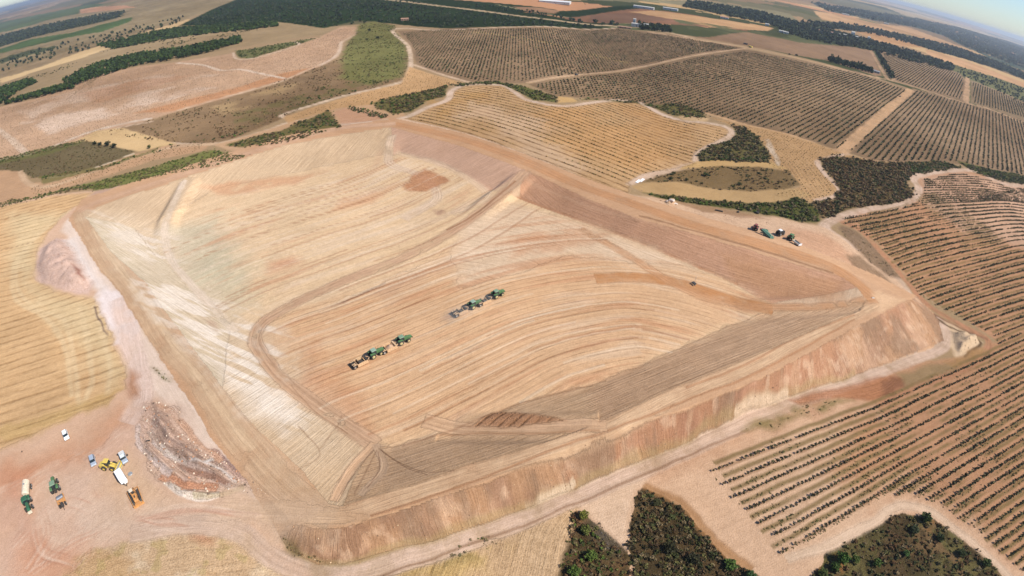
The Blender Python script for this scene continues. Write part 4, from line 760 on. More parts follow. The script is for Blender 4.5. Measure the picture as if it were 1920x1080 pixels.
allp = np.concatenate([grid_pts(P, seed=i) for i, P in enumerate(PL)])
r_ = np.hypot(allp[:, 0], allp[:, 1]); vig = .5 + .5 * (fbm(allp[:, 0] / 60, allp[:, 1] / 60, 3, 4.) * .9 + .45); sz = (.62 + .5 * np.clip(vig, 0, 1)) * (.8 + .4 * G_.random(len(allp)))
order = np.argsort(r_); allp = allp[order]; sz = sz[order]
TREE3 = [clump(30, 60 + s, .5, .9) for s in range(4)]
def crown_mesh(name, pr, tint):
    me = set_mesh(name, pr, np.arange(len(pr)).reshape(-1, 3), 3); attr(me, 'Tint', 'FLOAT_COLOR', np.tile([*(S(tint) * 1.35), 1], (len(pr), 1))); me.materials.append(LEAF); return me
def single(name, protos, tnts, P, sc, lab, cat, grp, hs=1.):
    ms = [crown_mesh(name, p, t) for p in protos for t in tnts]; z = zat(P)
    for i in range(len(P)):
        o = link(name, ms[G_.integers(0, len(ms))]); s = float(sc[i]); o.location = (float(P[i, 0]), float(P[i, 1]), float(z[i]) - .05); o.scale = (s, s, s * hs); o.rotation_euler = (0, 0, float(G_.random() * 6.28)); tag(o, lab, cat, grp)
single('orchard_tree', TREE3, [(90,90,56),(98,96,60)], allp[:300], sz[:300], 'low dark olive-green orchard tree in the grid-planted orchard on the plain', 'tree', 'trees of the grid-planted orchard')
o = scatter('orchard_trees', allp[300:], sz[300:], [clump(9, 80 + s, .85, .8) for s in range(6)], tints(len(allp) - 300, [(98,96,64),(106,100,70),(100,92,62)])); tag(o, 'thousands of low olive-green trees in a grid across the plain', 'orchard', kind='stuff')
# ---- contour vineyard
VR = vine_rows(); vp = []
inn = W([(1325,880),(1400,846),(1560,787),(1655,748),(1745,708),(1836,668),(1872,650),(1862,628),(1800,596),(1720,550),(1695,510),(1640,452),(1585,420),(1580,412),(1620,402),(1690,393),(1732,372),(1732,338),(1800,325),(1850,336),(1890,352),(1960,360),(2300,430),(2300,1400),(1935,1090),(1850,1010),(1760,945),(1700,925),(1640,940),(1560,995),(1462,1040),(1440,1000),(1360,920)])
for kx, q in VR:
    seg = np.hypot(*np.diff(q, axis=0).T); c_ = np.concatenate([[0], np.cumsum(seg)]); s_ = np.arange(0, c_[-1], 1.75); s_ = s_ + G_.normal(size=len(s_)) * .12
    pp_ = np.stack([np.interp(s_, c_, q[:, 0]), np.interp(s_, c_, q[:, 1])], 1) + G_.normal(size=(len(s_), 2)) * .08
    pp_ = pp_[inside(pp_[:, 0], pp_[:, 1], inn)]; vg = fbm(pp_[:, 0] / 16, pp_[:, 1] / 16, 3, 6.) + .5 * fbm(pp_[:, 0] / 4, pp_[:, 1] / 4 + 9 * kx, 2, 3.)
    keep = G_.random(len(pp_)) < np.clip(1.25 + vg, .35, .98); vp.append(np.concatenate([pp_, (.5 + .3 * np.clip(vg + .5, 0, 1))[:, None]], 1)[keep])
vp = np.concatenate(vp); vp = vp[np.argsort(np.hypot(vp[:, 0], vp[:, 1]))]; vp = vp[np.hypot(vp[:, 0], vp[:, 1]) < 640]
VT = [(88,86,56),(100,96,64),(78,76,50)]
def sapling_protos():
    out = []
    for s in range(5):
        c = clump(26, 120 + s, .42, 1.2); c[:, 2] += .25; st = np.array([[-.06, 0, 0], [.06, 0, 0], [0, .02, 1.3], [0, -.06, 0], [0, .06, 0], [.02, 0, 1.3]], float); out.append(np.concatenate([c, st]))
    return out
SPR = sapling_protos()
single('vine', SPR, VT, vp[:300, :2], vp[:300, 2], 'small dark green vine bush in the contour rows at lower right', 'vine', 'vines of the near contour vineyard', .95)
o = scatter('vines', vp[300:, :2], vp[300:, 2], [clump(12, 150 + s, .62, 1.25) for s in range(6)], tints(len(vp) - 300, VT), .95); tag(o, 'thousands of small dark vine bushes in curved contour rows', 'vineyard', kind='stuff')
gp = []
for kx, q in VR:
    if kx < -22: continue
    q = q + np.array([0, 0]); seg = np.hypot(*np.diff(q, axis=0).T); c_ = np.concatenate([[0], np.cumsum(seg)]); n = int(c_[-1] * 2.4); s_ = np.sort(G_.random(n)) * c_[-1]
    i_ = np.searchsorted(c_, s_) - 1; i_ = np.clip(i_, 0, len(q) - 2); t_ = (q[i_ + 1] - q[i_]) / seg[i_][:, None]; nr_ = np.stack([-t_[:, 1], t_[:, 0]], 1)
    p = np.stack([np.interp(s_, c_, q[:, 0]), np.interp(s_, c_, q[:, 1])], 1) + nr_ * (2.6 + G_.normal(size=(n, 1)) * .35)
    w_ = sst(-.35, .4, fbm(p[:, 0] / 14, p[:, 1] / 14, 3, 12.)); p = p[(G_.random(n) < w_)]; gp.append(p[inside(p[:, 0], p[:, 1], inn)])
gp = np.concatenate(gp); gp = gp[np.hypot(gp[:, 0], gp[:, 1]) < 420]
tag(scatter('grass', gp, .16 + .22 * G_.random(len(gp)), [clump(6, 170 + s, .8, .5) for s in range(4)], tints(len(gp), [(112,104,62),(126,112,74),(96,98,54),(120,100,70)])), 'strips of olive and brown grass between the vine rows', 'grass', kind='stuff')
# low crops in the other fields
def crop_rows(P, guide, sp, dx, per, rad, cols, lab, name, seed, cut=None, mx=60000):
    Q = W(P); g = np.random.default_rng(seed); gl = spline(W(guide), 6); mn, mxx = Q.min(0), Q.max(0); out = []
    t = np.gradient(gl, axis=0); nr = np.stack([-t[:, 1], t[:, 0]], 1) / np.linalg.norm(t, axis=1)[:, None]; t0 = t[0] / np.linalg.norm(t[0]); t1 = t[-1] / np.linalg.norm(t[-1])
    for o in np.arange(-400, 400, sp):
        q = gl + nr * o; q = np.vstack([q[0] - t0 * 400, q, q[-1] + t1 * 400]); seg = np.hypot(*np.diff(q, axis=0).T); c_ = np.concatenate([[0], np.cumsum(seg)]); s_ = np.arange(0, c_[-1], dx)
        s_ = s_ + g.normal(size=len(s_)) * dx * .15; p = np.stack([np.interp(s_, c_, q[:, 0]), np.interp(s_, c_, q[:, 1])], 1); p = p[g.random(len(p)) < per]; p = p[inside(p[:, 0], p[:, 1], Q)]; out.append(p)
    p = np.concatenate(out)
    if cut: p = p[g.random(len(p)) < sst(cut[1] - cut[2], cut[1] + cut[2], fbm(p[:, 0] / cut[0], p[:, 1] / cut[0], 3, 8.))]
    p = p[:mx] if len(p) <= mx else p[g.permutation(len(p))[:mx]]
    tag(scatter(name, p, rad * (.7 + .6 * g.random(len(p))), [clump(5, 190 + s, .8, .7) for s in range(4)], tints(len(p), cols)), lab, 'crop', kind='stuff')
crop_rows([(770,226),(805,208),(846,190),(856,172),(882,164),(938,163),(966,178),(1000,195),(1050,202),(1130,196),(1190,196),(1230,212),(1270,228),(1330,235),(1366,244),(1365,254),(1330,268),(1298,290),(1302,304),(1255,318),(1200,326),(1170,342),(1080,322),(990,282),(870,244)], [(790,200),(870,215),(960,240),(1050,272),(1130,302),(1200,330)], 6, .9, .75, .45, [(140,120,72),(168,136,78),(120,108,64)], 'sparse rows of small yellowing plants on the golden field', 'low_crop', 5, (25, -.05, .4))
crop_rows([(5,204),(60,191),(120,166),(200,141),(267,127),(320,122),(400,110),(437,104),(440,114),(475,112),(520,92),(560,80),(600,73),(640,54),(662,56),(636,80),(628,106),(596,124),(540,141),(480,160),(400,184),(333,202),(283,216),(230,231),(160,255),(120,270),(50,284),(0,294)], [(0,265),(60,250),(160,222),(250,195),(340,172),(440,152),(540,135)], 5.2, 1.7, .7, .42, [(140,116,86),(128,112,80)], 'fine rows of small plants on the long red and cream field', 'low_crop', 6)
crop_rows([(1335,224),(1375,232),(1450,248),(1520,268),(1588,291),(1636,304),(1590,302),(1545,296),(1530,306),(1550,332),(1566,355),(1556,368),(1520,376),(1455,364),(1500,350),(1490,330),(1445,310),(1446,285),(1424,260),(1390,240)], [(1420,238),(1500,300),(1540,350)], 3., 3., .7, .42, [(128,112,66),(140,120,72)], 'dots of small plants in the tan field around the knoll', 'low_crop', 7)
crop_rows([(540,222),(600,200),(680,177),(750,160),(770,130),(800,139),(866,156),(838,159),(790,173),(735,182),(700,194),(640,200),(560,221)], [(560,212),(700,178),(850,150)], 3., 2.5, .6, .4, [(140,118,76)], 'faint rows of small plants in the tan wedge field', 'low_crop', 8)
crop_rows([(60,348),(110,342),(180,317),(250,292),(320,274),(380,270),(375,283),(290,300),(200,330),(140,345),(60,368)], [(0,365),(100,345),(220,310),(340,275)], 3., 2., .6, .4, [(128,110,72),(110,100,60)], 'small plants in rows in the narrow tan field at left', 'low_crop', 9)
# ---- pine belts and far woods
PB = [([(180,86),(212,93),(300,76),(400,63),(470,56),(525,49),(515,42),(440,48),(350,52),(290,60),(230,75)], .030, 'dark pine in the upper dense belt'),
      ([(118,152),(140,162),(180,147),(260,122),(330,112),(390,99),(455,80),(450,70),(400,80),(340,92),(260,102),(200,115),(150,135)], .032, 'dark pine in the long dense belt above the red field'),
      ([(0,166),(60,149),(70,155),(45,166),(0,196)], .035, 'pine in the small clump at the left edge'), ([(0,197),(60,177),(130,160),(142,166),(70,184),(15,196)], .04, 'pine in the small clump at the left edge')]
pp0 = []; 
for q, (P, dn, lab) in enumerate(PB):
    p = pts_in(P, dn * 1.3, 300 + q); pp0.append(np.concatenate([p, np.full((len(p), 1), q)], 1))
pp0 = np.concatenate(pp0); pp0 = pp0[np.argsort(np.hypot(pp0[:, 0], pp0[:, 1]))]; ps = 2.0 + 1.3 * G_.random(len(pp0)); PC = [(58,74,34),(66,84,38),(50,64,34)]
PINE = [np.concatenate([clump(44, 210 + s, .42, 1.0) + np.array([0, 0, .35]), np.array([[-.08, 0, 0], [.08, 0, 0], [0, 0, 1.2], [0, -.08, 0], [0, .08, 0], [0, 0, 1.2]], float)]) for s in range(4)]
single('pine_tree', PINE, PC, pp0[:300, :2], ps[:300], 'dark green pine crown in the pine belts above the red field', 'tree', 'pines of the belts at upper left', 1.05)
print('orchard', len(allp), 'vines', len(vp), 'grass', len(gp), 'pines', len(pp0), time.time() - T0)
tag(scatter('pine_trees', pp0[300:, :2], ps[300:], FAR, tints(len(pp0) - 300, PC), 1.1), 'belts of crowded dark pines beyond the red field', 'wood', kind='stuff')
WD = [([(1290,2),(1330,7),(1430,24),(1500,44),(1600,69),(1700,94),(1790,124),(1785,134),(1700,114),(1632,95),(1560,84),(1500,72),(1440,46),(1360,30),(1280,13)], .010, (2.5,4.5), 'long belt of dark trees along the river on the right'),
      ([(1500,41),(1600,46),(1700,69),(1790,89),(1900,129),(1990,164),(1990,180),(1890,137),(1800,109),(1720,87),(1620,61),(1500,51)], .004, (3,5.5), 'second belt of dark trees beyond the white village'),
      ([(1520,4),(1600,17),(1690,31),(1750,42),(1895,80),(1980,105),(1980,150),(1900,122),(1813,90),(1770,68),(1729,54),(1646,40),(1552,21)], .0012, (4,7), 'hazy dark woods under the horizon at right'),
      ([(-20,73),(40,58),(120,40),(200,26),(235,22),(225,32),(160,48),(60,70),(0,86),(-20,94)], .004, (2.5,5), 'dark woods at the far left'),
      ([(0,116),(80,92),(180,68),(260,50),(350,30),(330,46),(220,80),(120,104),(0,136)], .0016, (2,4), 'scattered dark bushes on the slope at far left'),
      ([(607,53),(673,38),(787,50),(840,52),(800,50),(700,43),(640,50)], .004, (1.5,3), 'dark hedge at the edge of the big green orchard'),
      ([(345,48),(440,3),(560,3),(700,3),(800,13),(900,25),(1000,38),(1100,48),(1130,51),(940,49),(840,52),(787,49),(700,41),(673,38),(607,52),(520,41),(440,46)], .0065, (1.6,2.6), 'big dark green orchard at the top of the view'),
      ([(720,2),(800,8),(947,12),(1040,30),(1150,45),(1100,42),(1000,30),(900,17),(800,5)], .004, (1.6,2.6), 'dark green orchard beyond the straight pale road'),
      ([(1040,32),(1160,44),(1230,52),(1150,48),(1060,40)], .004, (2,4), 'thin line of dark trees beside the straight road'),
      ([(1700,100),(1760,114),(1860,145),(1990,192),(1990,228),(1920,198),(1830,154),(1790,134)], .004, (1.5,2.6), 'hazy green orchard beyond the river belt')]
for q, (P, dn, (a, b), lab) in enumerate(WD):
    p = pts_in(P, dn, 400 + q); p = p[np.random.default_rng(q).permutation(len(p))[:16000]]; n = len(p)
    if n: tag(scatter('wood', p, a + (b - a) * G_.random(n), FAR, tints(n, [(60,70,46),(70,78,52),(54,62,46)]), 1.1), lab, 'wood', kind='stuff')
    print(lab, n)
# ------------------------------------------------------------------ machines, cars, buildings
class MB:
    def __init__(s): s.v = []; s.f = []
    def add(s, V, Fc):
        o = len(s.v); s.v += [tuple(map(float, p)) for p in V]; s.f += [tuple(i + o for i in f) for f in Fc]; return s
    def box(s, c, d, tx=1., ty=1., sx=0., yaw=0., pitch=0.):   # tx, ty: size of the top relative to the bottom; sx: shift of the top
        x, y, z = d[0] / 2, d[1] / 2, d[2] / 2; V = []
        for k in (-1, 1):
            for a, b in ((-1, -1), (1, -1), (1, 1), (-1, 1)):
                V.append([a * x * (tx if k > 0 else 1) + (sx if k > 0 else 0), b * y * (ty if k > 0 else 1), k * z])
        M = Matrix.Rotation(yaw, 3, 'Z') @ Matrix.Rotation(pitch, 3, 'Y'); V = [(M @ Vector(p)) + Vector(c) for p in V]
        return s.add(V, [(0, 3, 2, 1), (4, 5, 6, 7), (0, 1, 5, 4), (1, 2, 6, 5), (2, 3, 7, 6), (3, 0, 4, 7)])
    def cyl(s, c, r, h, ax='z', n=20, r2=None, bev=0.):
        prof = [(r - bev, -h / 2), (r, -h / 2 + bev), ((r2 or r), h / 2 - bev), ((r2 or r) - bev, h / 2)] if bev else [(r, -h / 2), (r2 or r, h / 2)]
        V = []; m_ = len(prof)
        for pr, pz in prof:
            for i in range(n):
                a = 2 * math.pi * i / n; u, v_ = pr * math.cos(a), pr * math.sin(a)
                V.append({'z': (u, v_, pz), 'y': (u, pz, v_), 'x': (pz, u, v_)}[ax])
        V = [Vector(p) + Vector(c) for p in V]; Fc = [tuple(range(n))[::-1], tuple(range((m_ - 1) * n, m_ * n))]
        for k in range(m_ - 1): Fc += [(k * n + i, k * n + (i + 1) % n, (k + 1) * n + (i + 1) % n, (k + 1) * n + i) for i in range(n)]
        return s.add(V, Fc)
    def bar(s, a, b, w=.1):
        a, b = Vector(a), Vector(b); d = b - a; q = d.to_track_quat('Z', 'Y'); V = [a + q @ Vector((x * w / 2, y * w / 2, 0)) + (d if k else Vector((0, 0, 0))) for k in (0, 1) for x, y in ((-1, -1), (1, -1), (1, 1), (-1, 1))]
        return s.add(V, [(0, 3, 2, 1), (4, 5, 6, 7), (0, 1, 5, 4), (1, 2, 6, 5), (2, 3, 7, 6), (3, 0, 4, 7)])
    def prism(s, prof, y0, y1, ty=1.):                        # side outline (x,z) drawn out across y
        n = len(prof); V = [(x, y0, z) for x, z in prof] + [(x, y1, z) for x, z in prof]
        return s.add(V, [tuple(range(n)), tuple(range(n, 2 * n))[::-1]] + [(i, n + i, n + (i + 1) % n, (i + 1) % n) for i in range(n)])
    def build(s, name, mt, parent=None, loc=None, bevel=0.):
        me = bpy.data.meshes.new(name); me.from_pydata(s.v, [], s.f); me.materials.append(mt); me.validate()
        bm_fix(me); o = link(name, me, parent)
        if loc: o.location = loc
        if bevel: b = o.modifiers.new('bevel', 'BEVEL'); b.width = bevel; b.segments = 2
        return o
import bmesh
def bm_fix(me):
    b = bmesh.new(); b.from_mesh(me); bmesh.ops.recalc_face_normals(b, faces=b.faces); b.to_mesh(me); b.free()
def root(name, lab, cat, p0, p1, group=None, mid=True):
    """an empty on the ground between two photograph points, heading from the first to the second"""
    a, b = at(*p0), at(*p1); c = (a + b) / 2; h = math.atan2(b.y - a.y, b.x - a.x)
    o = link(name, None); o.location = (c.x, c.y, at_z(c.x, c.y)); o.rotation_euler = (0, 0, h); return tag(o, lab, cat, group)
def at_z(x, y): return float(zat(np.array([[x, y]]))[0]) + .1 * 0
GREEN = mat('green_paint', (.04, .15, .05), .5, dirt=.3); DGREEN = mat('dark_green_paint', (.02, .10, .05), .45, dirt=.12); TYRE = mat('tyre_rubber', (.03, .028, .026), .9, dirt=.08); RIMY = mat('yellow_rim', (.5, .42, .2), .6, dirt=.3)
GLASS = mat('cab_glass', (.02, .03, .035), .12, spec=.6, var=.3); YEL = mat('yellow_paint', (.62, .45, .09), .5, dirt=.2); ORG = mat('orange_paint', (.50, .23, .07), .5, dirt=.3, var=.2); WHITE = mat('white_paint', (.78, .78, .76), .35, var=.04)
STEEL = mat('steel', (.45, .44, .42), .3, .8); DARK = mat('dark_metal', (.04, .038, .035), .6, dirt=.1); SCR = mat('scraper_paint', (.55, .36, .20), .7, dirt=.2, var=.2); RED = mat('red_paint', (.22, .06, .05), .5, dirt=.1); SOIL = mat('loose_soil', (.42, .27, .17), .95, scale=1.5)
CREAM = mat('cream_paint', (.62, .52, .38), .5, dirt=.1); TEAL = mat('teal_tarpaulin', (.07, .17, .12), .6, dirt=.1, var=.25); GREY = mat('grey_metal', (.30, .30, .29), .5, .3); SILV = mat('silver_paint', (.50, .55, .60), .3, .4, var=.05); ROOFG = mat('pale_green_roof', (.15, .25, .16), .5, dirt=.25)
WALL = mat('white_wall', (.5, .48, .44), .8, var=.06); TILE = mat('roof_tile', (.36, .20, .13), .9); ROOFW = mat('pale_roof', (.40, .38, .34), .7)
def wheel(p, x, y, r, w, rim, name='wheel', bev=.12, k=.55):
    o = MB().cyl((0, 0, 0), r, w, 'y', 22, bev=bev).build(name, TYRE, p, (x, y, r))
    s = 1 if y > 0 else -1; MB().cyl((0, s * w / 2, 0), r * k, .08, 'y', 16, bev=.02).cyl((0, s * (w / 2 + .05), 0), r * .2, .1, 'y', 10).build('rim', rim, o)
def tractor(p0, p1, lab, body=GREEN, roof=ROOFG, rim=RIMY, weight=False, group=None, dual=False):
    t = root('tractor', lab, 'tractor', p0, p1, group)
    for y in (-1.12, 1.12): wheel(t, -1.5, y, 1.0, .72, rim); wheel(t, 1.5, y * .95, .78, .55, rim)
    MB().prism([(.15, .95), (3.0, .95), (3.15, 1.15), (3.1, 1.75), (2.6, 1.98), (.15, 2.15)], -.46, .46).build('hood', body, t, bevel=.08)
    MB().box((.3, 0, .85), (4.6, .7, .5)).box((1.5, 0, .8), (.4, 1.9, .35)).box((-1.5, 0, 1.0), (.6, 1.9, .4)).box((-2.4, 0, .8), (.7, .8, .12)).build('chassis', DARK, t)
    c = MB().box((-.75, 0, 2.1), (1.7, 1.65, 1.5), .92, .9).build('cab', GLASS, t)
    MB().box((-.78, 0, 2.95), (1.95, 1.8, .22), .86, .86).build('roof', roof, c, bevel=.05)
    f = MB()
    for s in (-1, 1): f.prism([(-2.5, 1.9), (-2.3, 2.12), (-.9, 2.12), (-.5, 1.75), (-.5, 1.65), (-.95, 2.0), (-2.25, 2.0), (-2.4, 1.85)], s * 1.0 - .38, s * 1.0 + .38)
    f.build('fender', body, t)
    MB().cyl((.55, .5, 2.3), .07, 1.5, 'z', 8).build('exhaust', DARK, t)
    if weight: MB().box((3.45, 0, 1.0), (.6, 1.3, .7)).build('front_weight', CREAM, t, bevel=.05)
    else: MB().box((3.3, 0, .95), (.35, .8, .4)).build('front_weight', DARK, t, bevel=.03)
    return t
def scraper(p0, p1, lab, full=False, group=None):
    t = root('towed_scraper', lab, 'scraper', p0, p1, group)
    b = MB()
    for s in (-1, 1): b.prism([(-2.2, .35), (1.7, .25), (1.9, .6), (1.5, 1.45), (-.4, 1.75), (-2.2, 1.6)], s * 1.5 - .06, s * 1.5 + .06)
    b.box((-.3, 0, .35), (3.8, 2.9, .1)); b.box((-2.15, 0, .95), (.1, 2.94, 1.2)); b.build('bowl', SCR, t)
    MB().box((1.75, 0, .95), (.12, 2.8, 1.2), pitch=.35).box((1.45, 0, 1.65), (.5, 2.9, .12)).build('apron', DARK if not full else SCR, t)
    if full: MB().cyl((-.3, 0, 1.15), 1.75, 1.5, 'z', 14, r2=.5, bev=.3).build('load', SOIL, t)
    else: MB().box((-1.3, 0, 1.0), (.12, 2.8, 1.1)).box((-.2, 0, .45), (2.6, 2.7, .08)).build('ejector', DARK, t)
    MB().bar((1.6, -1.4, 1.2), (3.2, 0, .9), .22).bar((1.6, 1.4, 1.2), (3.2, 0, .9), .22).bar((3.1, 0, .9), (4.6, 0, .65), .24).bar((1.5, -1.55, 1.5), (1.5, 1.55, 1.5), .2).build('drawbar', SCR, t)
    MB().box((-2.9, 0, .95), (1.5, .9, .3)).bar((-3.6, -1.2, .7), (-3.6, 1.2, .7), .2).bar((-2.1, -1.2, 1.5), (-3.7, -1.1, 1.5), .2).bar((-2.1, 1.2, 1.5), (-3.7, 1.1, 1.5), .2).build('rear_frame', SCR, t)
    for y in (-1.25, -.5, .5, 1.25): wheel(t, -3.3, y, .7, .5, STEEL)
    return t
GT = 'tractors and scrapers levelling the floor'
tractor((748,645), (766,637.5), 'bright green tractor leading the nearer pair, pulling the scraper full of soil', group=GT)
scraper((722,659), (744,648), 'scraper heaped with soil behind the leading tractor of the nearer convoy', True, GT)
tractor((696,670.5), (714,661.5), 'dusty green tractor second in the nearer convoy, between its two scrapers', roof=mat('dusty_green', (.22, .30, .22), .7), group=GT)
scraper((667,686.5), (690,674.5), 'empty scraper at the tail of the nearer convoy', False, GT)
tractor((925,558.5), (941,551.5), 'green tractor leading the farther convoy near the middle of the floor', group=GT)
scraper((900,571), (919,562), 'scraper behind the leading tractor of the farther convoy', False, GT)
tractor((881,579), (898,570.5), 'green tractor second in the farther convoy', roof=mat('dusty_green', (.2, .3, .2)), group=GT)
scraper((855,591), (876,580.5), 'dusty scraper at the tail of the farther convoy', False, GT)
# cars
def car(p0, p1, lab, paint, name='car', van=False):
    t = root(name, lab, 'car' if not van else 'van', p0, p1)
    low = [(-2.1,.35),(2.1,.35),(2.15,.7),(2.0,.9),(1.0,1.0),(-2.0,1.05),(-2.15,.8)]
    MB().prism(low, -.87, .87).build('body', paint, t, bevel=.1)
    xs = (-1.95, 1.0, -1.75, .35) if not van else (-2.05, 1.25, -2.0, .75); h = 1.48 if not van else 1.85
    c = MB().add([(xs[0],-.8,1.0),(xs[1],-.8,1.0),(xs[1],.8,1.0),(xs[0],.8,1.0),(xs[2],-.66,h),(xs[3],-.66,h),(xs[3],.66,h),(xs[2],.66,h)], [(0,3,2,1),(4,5,6,7),(0,1,5,4),(1,2,6,5),(2,3,7,6),(3,0,4,7)]).build('windows', GLASS, t)
    MB().box(((xs[2]+xs[3])/2, 0, h+.02), (xs[3]-xs[2]+.06, 1.36, .06)).build('roof', paint, t, bevel=.02)
    for x in (-1.3, 1.35):
        for y in (-.8, .8): wheel(t, x, y, .33, .2, GREY, bev=.03)
    for y in (-.62, .62): MB().box((2.1, y, .72), (.12, .35, .14)).build('headlight', WHITE, t); MB().box((-2.12, y, .8), (.08, .3, .14)).build('tail_light', RED, t)
    return t
car((122.5,811.5), (127.5,825.5), 'white car alone at the upper edge of the yard', WHITE)
car((173.5,857.5), (178,875), 'silver-blue car parked between the white car and the yellow loader', SILV)
def pickup(p0, p1, lab):
    t = root('pickup', lab, 'pickup', p0, p1)
    MB().prism([(-2.4,.4),(2.4,.4),(2.45,.8),(2.3,1.0),(1.2,1.1),(-2.4,1.1)], -.9, .9).build('body', SILV, t, bevel=.08)
    MB().box((.3,0,1.42), (1.8,1.6,.6), .8, .88).build('windows', GLASS, t); MB().box((.25,0,1.75), (1.45,1.45,.07)).build('roof', mat('pale_grey_paint', (.6,.63,.62), .4), t, bevel=.02)
    MB().box((-1.5,0,1.12), (1.6,1.5,.06)).build('load_bed', GREY, t); m_ = MB()
    for x in (-2.1,-1.7,-1.3,-.9): m_.bar((x,-.8,1.3),(x,.8,1.3),.1)
    m_.build('rack', WHITE, t)
    for x in (-1.5,1.5):
        for y in (-.82,.82): wheel(t, x, y, .38, .24, GREY, bev=.03)
pickup((230,854), (236,867), 'pale grey pickup with a barred load bed at the right of the yard')
def loader():
    t = root('wheel_loader', 'yellow wheel loader with a wide grey-faced bucket', 'loader', (199.5,876.5), (216,877.5))
    for x in (-1.5, 1.4):
        for y in (-1.05, 1.05): wheel(t, x, y, .82, .6, YEL)
    MB().prism([(-3.2,.7),(-.6,.7),(-.6,1.9),(-1.4,2.1),(-3.1,1.8),(-3.3,1.2)], -.85, .85).build('engine_cover', YEL, t, bevel=.1)
    MB().box((.8,0,1.0),(2.4,.9,.6)).box((-.2,0,.9),(1.0,.6,.4)).build('frame', YEL, t)
    c = MB().box((-.1,0,2.45),(1.5,1.5,1.5),.9,.9).build('cab', GLASS, t); MB().box((-.15,0,3.25),(1.7,1.65,.16)).build('roof', YEL, c, bevel=.04)
    m_ = MB()
    for y in (-.5,.5): m_.bar((.6,y,1.9),(2.6,y,.9),.26); m_.bar((1.0,y,1.2),(2.7,y,1.3),.14)
    m_.build('lift_arm', YEL, t)
    b = MB().prism([(2.5,.3),(3.9,.15),(3.9,.25),(2.9,.5),(2.85,1.0),(3.3,1.55),(3.2,1.65),(2.6,1.3)], -1.65, 1.65).build('bucket', YEL, t)
    MB().box((3.35,0,.3),(1.0,3.1,.06)).box((3.0,0,.9),(.06,3.1,.9),pitch=-.2).build('bucket_liner', GREY, b)
    for y in (-1.65,1.65): MB().prism([(2.5,.3),(3.9,.15),(3.4,1.6),(2.6,1.3)], y-.04, y+.04).build('bucket_side', YEL, b)
loader()
def box_trailer():
    t = root('box_trailer', 'plain white box trailer between the yellow loader and the orange bulldozer', 'trailer', (225.5,889.5), (235.5,906.5))
    MB().box((.25,0,1.65),(4.1,2.1,2.1)).build('body', WHITE, t, bevel=.06); MB().box((0,0,.55),(4.9,1.6,.15)).build('chassis', DARK, t)
    MB().bar((2.3,-.7,.55),(3.6,0,.5),.12).bar((2.3,.7,.55),(3.6,0,.5),.12).cyl((3.5,0,.3),.08,.5).build('drawbar', DARK, t); MB().box((2.6,.3,1.0),(.5,1.0,.8)).build('locker', WHITE, t)
    for y in (-1.0,1.0): wheel(t,-.3,y,.36,.22,GREY,bev=.03); wheel(t,.5,y,.36,.22,GREY,bev=.03)
box_trailer()
def dozer():
    t = root('bulldozer', 'orange bulldozer with a broad push frame parked at the bottom of the yard', 'bulldozer', (251,923), (261,946))
    for y in (-1.15,1.15):
        tr = MB().prism([(-2.0,.1),(1.8,.1),(2.2,.5),(1.8,.95),(-2.0,1.0),(-2.4,.5)], y-.3, y+.3).build('track', DARK, t, bevel=.05); m_ = MB()
        for x in (-1.9,-1.1,-.3,.5,1.3): MB().cyl((x,y+(.33 if y>0 else -.33),.35),.2,.08,'y',10).build('track_roller', ORG, tr)
        MB().cyl((1.75,y+(.33 if y>0 else -.33),.55),.35,.08,'y',14).build('sprocket', ORG, tr)
    MB().prism([(.1,.8),(2.3,.8),(2.4,1.3),(2.2,1.85),(.1,2.0)], -.6, .6).build('engine_cover', ORG, t, bevel=.08); MB().box((.9,0,1.98),(.9,.35,.05)).build('grille', DARK, t)
    MB().box((-.9,0,1.3),(2.0,1.5,1.0)).box((-1.9,.5,1.7),(.7,.5,.5)).build('body', ORG, t, bevel=.06); MB().box((-.7,0,1.95),(.7,.7,.5)).build('seat', DARK, t)
    [MB().bar((x,y,1.7),(x,y,2.9),.1).build('cab_post', DARK, t) for x in (-1.5,-.1) for y in (-.7,.7)]; MB().box((-.85,-.2,2.95),(1.2,1.1,.1)).build('roof', CREAM, t, bevel=.03)
    MB().prism([(3.1,.1),(3.2,.12),(3.05,.6),(3.2,1.15),(3.1,1.15),(2.9,.6)], -1.6, 1.6).box((2.9,0,1.0),(.6,1.7,.5)).build('blade', ORG, t, bevel=.02)
    m_ = MB()
    for y in (-1.75,1.75): m_.bar((-2.9,y,.8),(3.0,y*.85,.6),.18)
    m_.bar((-2.9,-1.75,.8),(-2.9,1.75,.8),.18).build('push_frame', ORG, t)
    MB().box((-2.6,0,1.0),(.5,1.6,.4)).bar((-2.9,-.6,1.0),(-3.2,-.6,.2),.14).bar((-2.9,.6,1.0),(-3.2,.6,.2),.14).build('ripper', ORG, t)
dozer()
def tanker():
    t = root('water_tanker', 'cream tank trailer behind the dark green tractor at the left of the yard', 'tanker', (54.5,911), (53.5,931))
    MB().cyl((0,0,1.75),1.12,5.4,'x',24,bev=.35).build('tank', CREAM, t); MB().box((.3,0,.75),(6.0,1.0,.2)).bar((2.6,0,.7),(4.0,0,.6),.2).build('chassis', DARK, t)
    MB().cyl((-.5,0,2.9),.3,.2).build('hatch', GREY, t); MB().box((-.9,1.15,1.0),(1.6,.15,.1)).build('mudguard', DARK, t)
    for x in (-1.5,-.5):
        for y in (-1.05,1.05): wheel(t,x,y,.5,.35,GREY,bev=.05)
tanker()
tractor((53.5,941), (58,957), 'dark green tractor with a tan front weight hitched to the cream tanker', DGREEN, DGREEN, GREY, True)
tractor((107,921), (104,907), 'green tractor with dusty tan bonnet standing above the steel drum roller', GREEN, ROOFG, GREY)
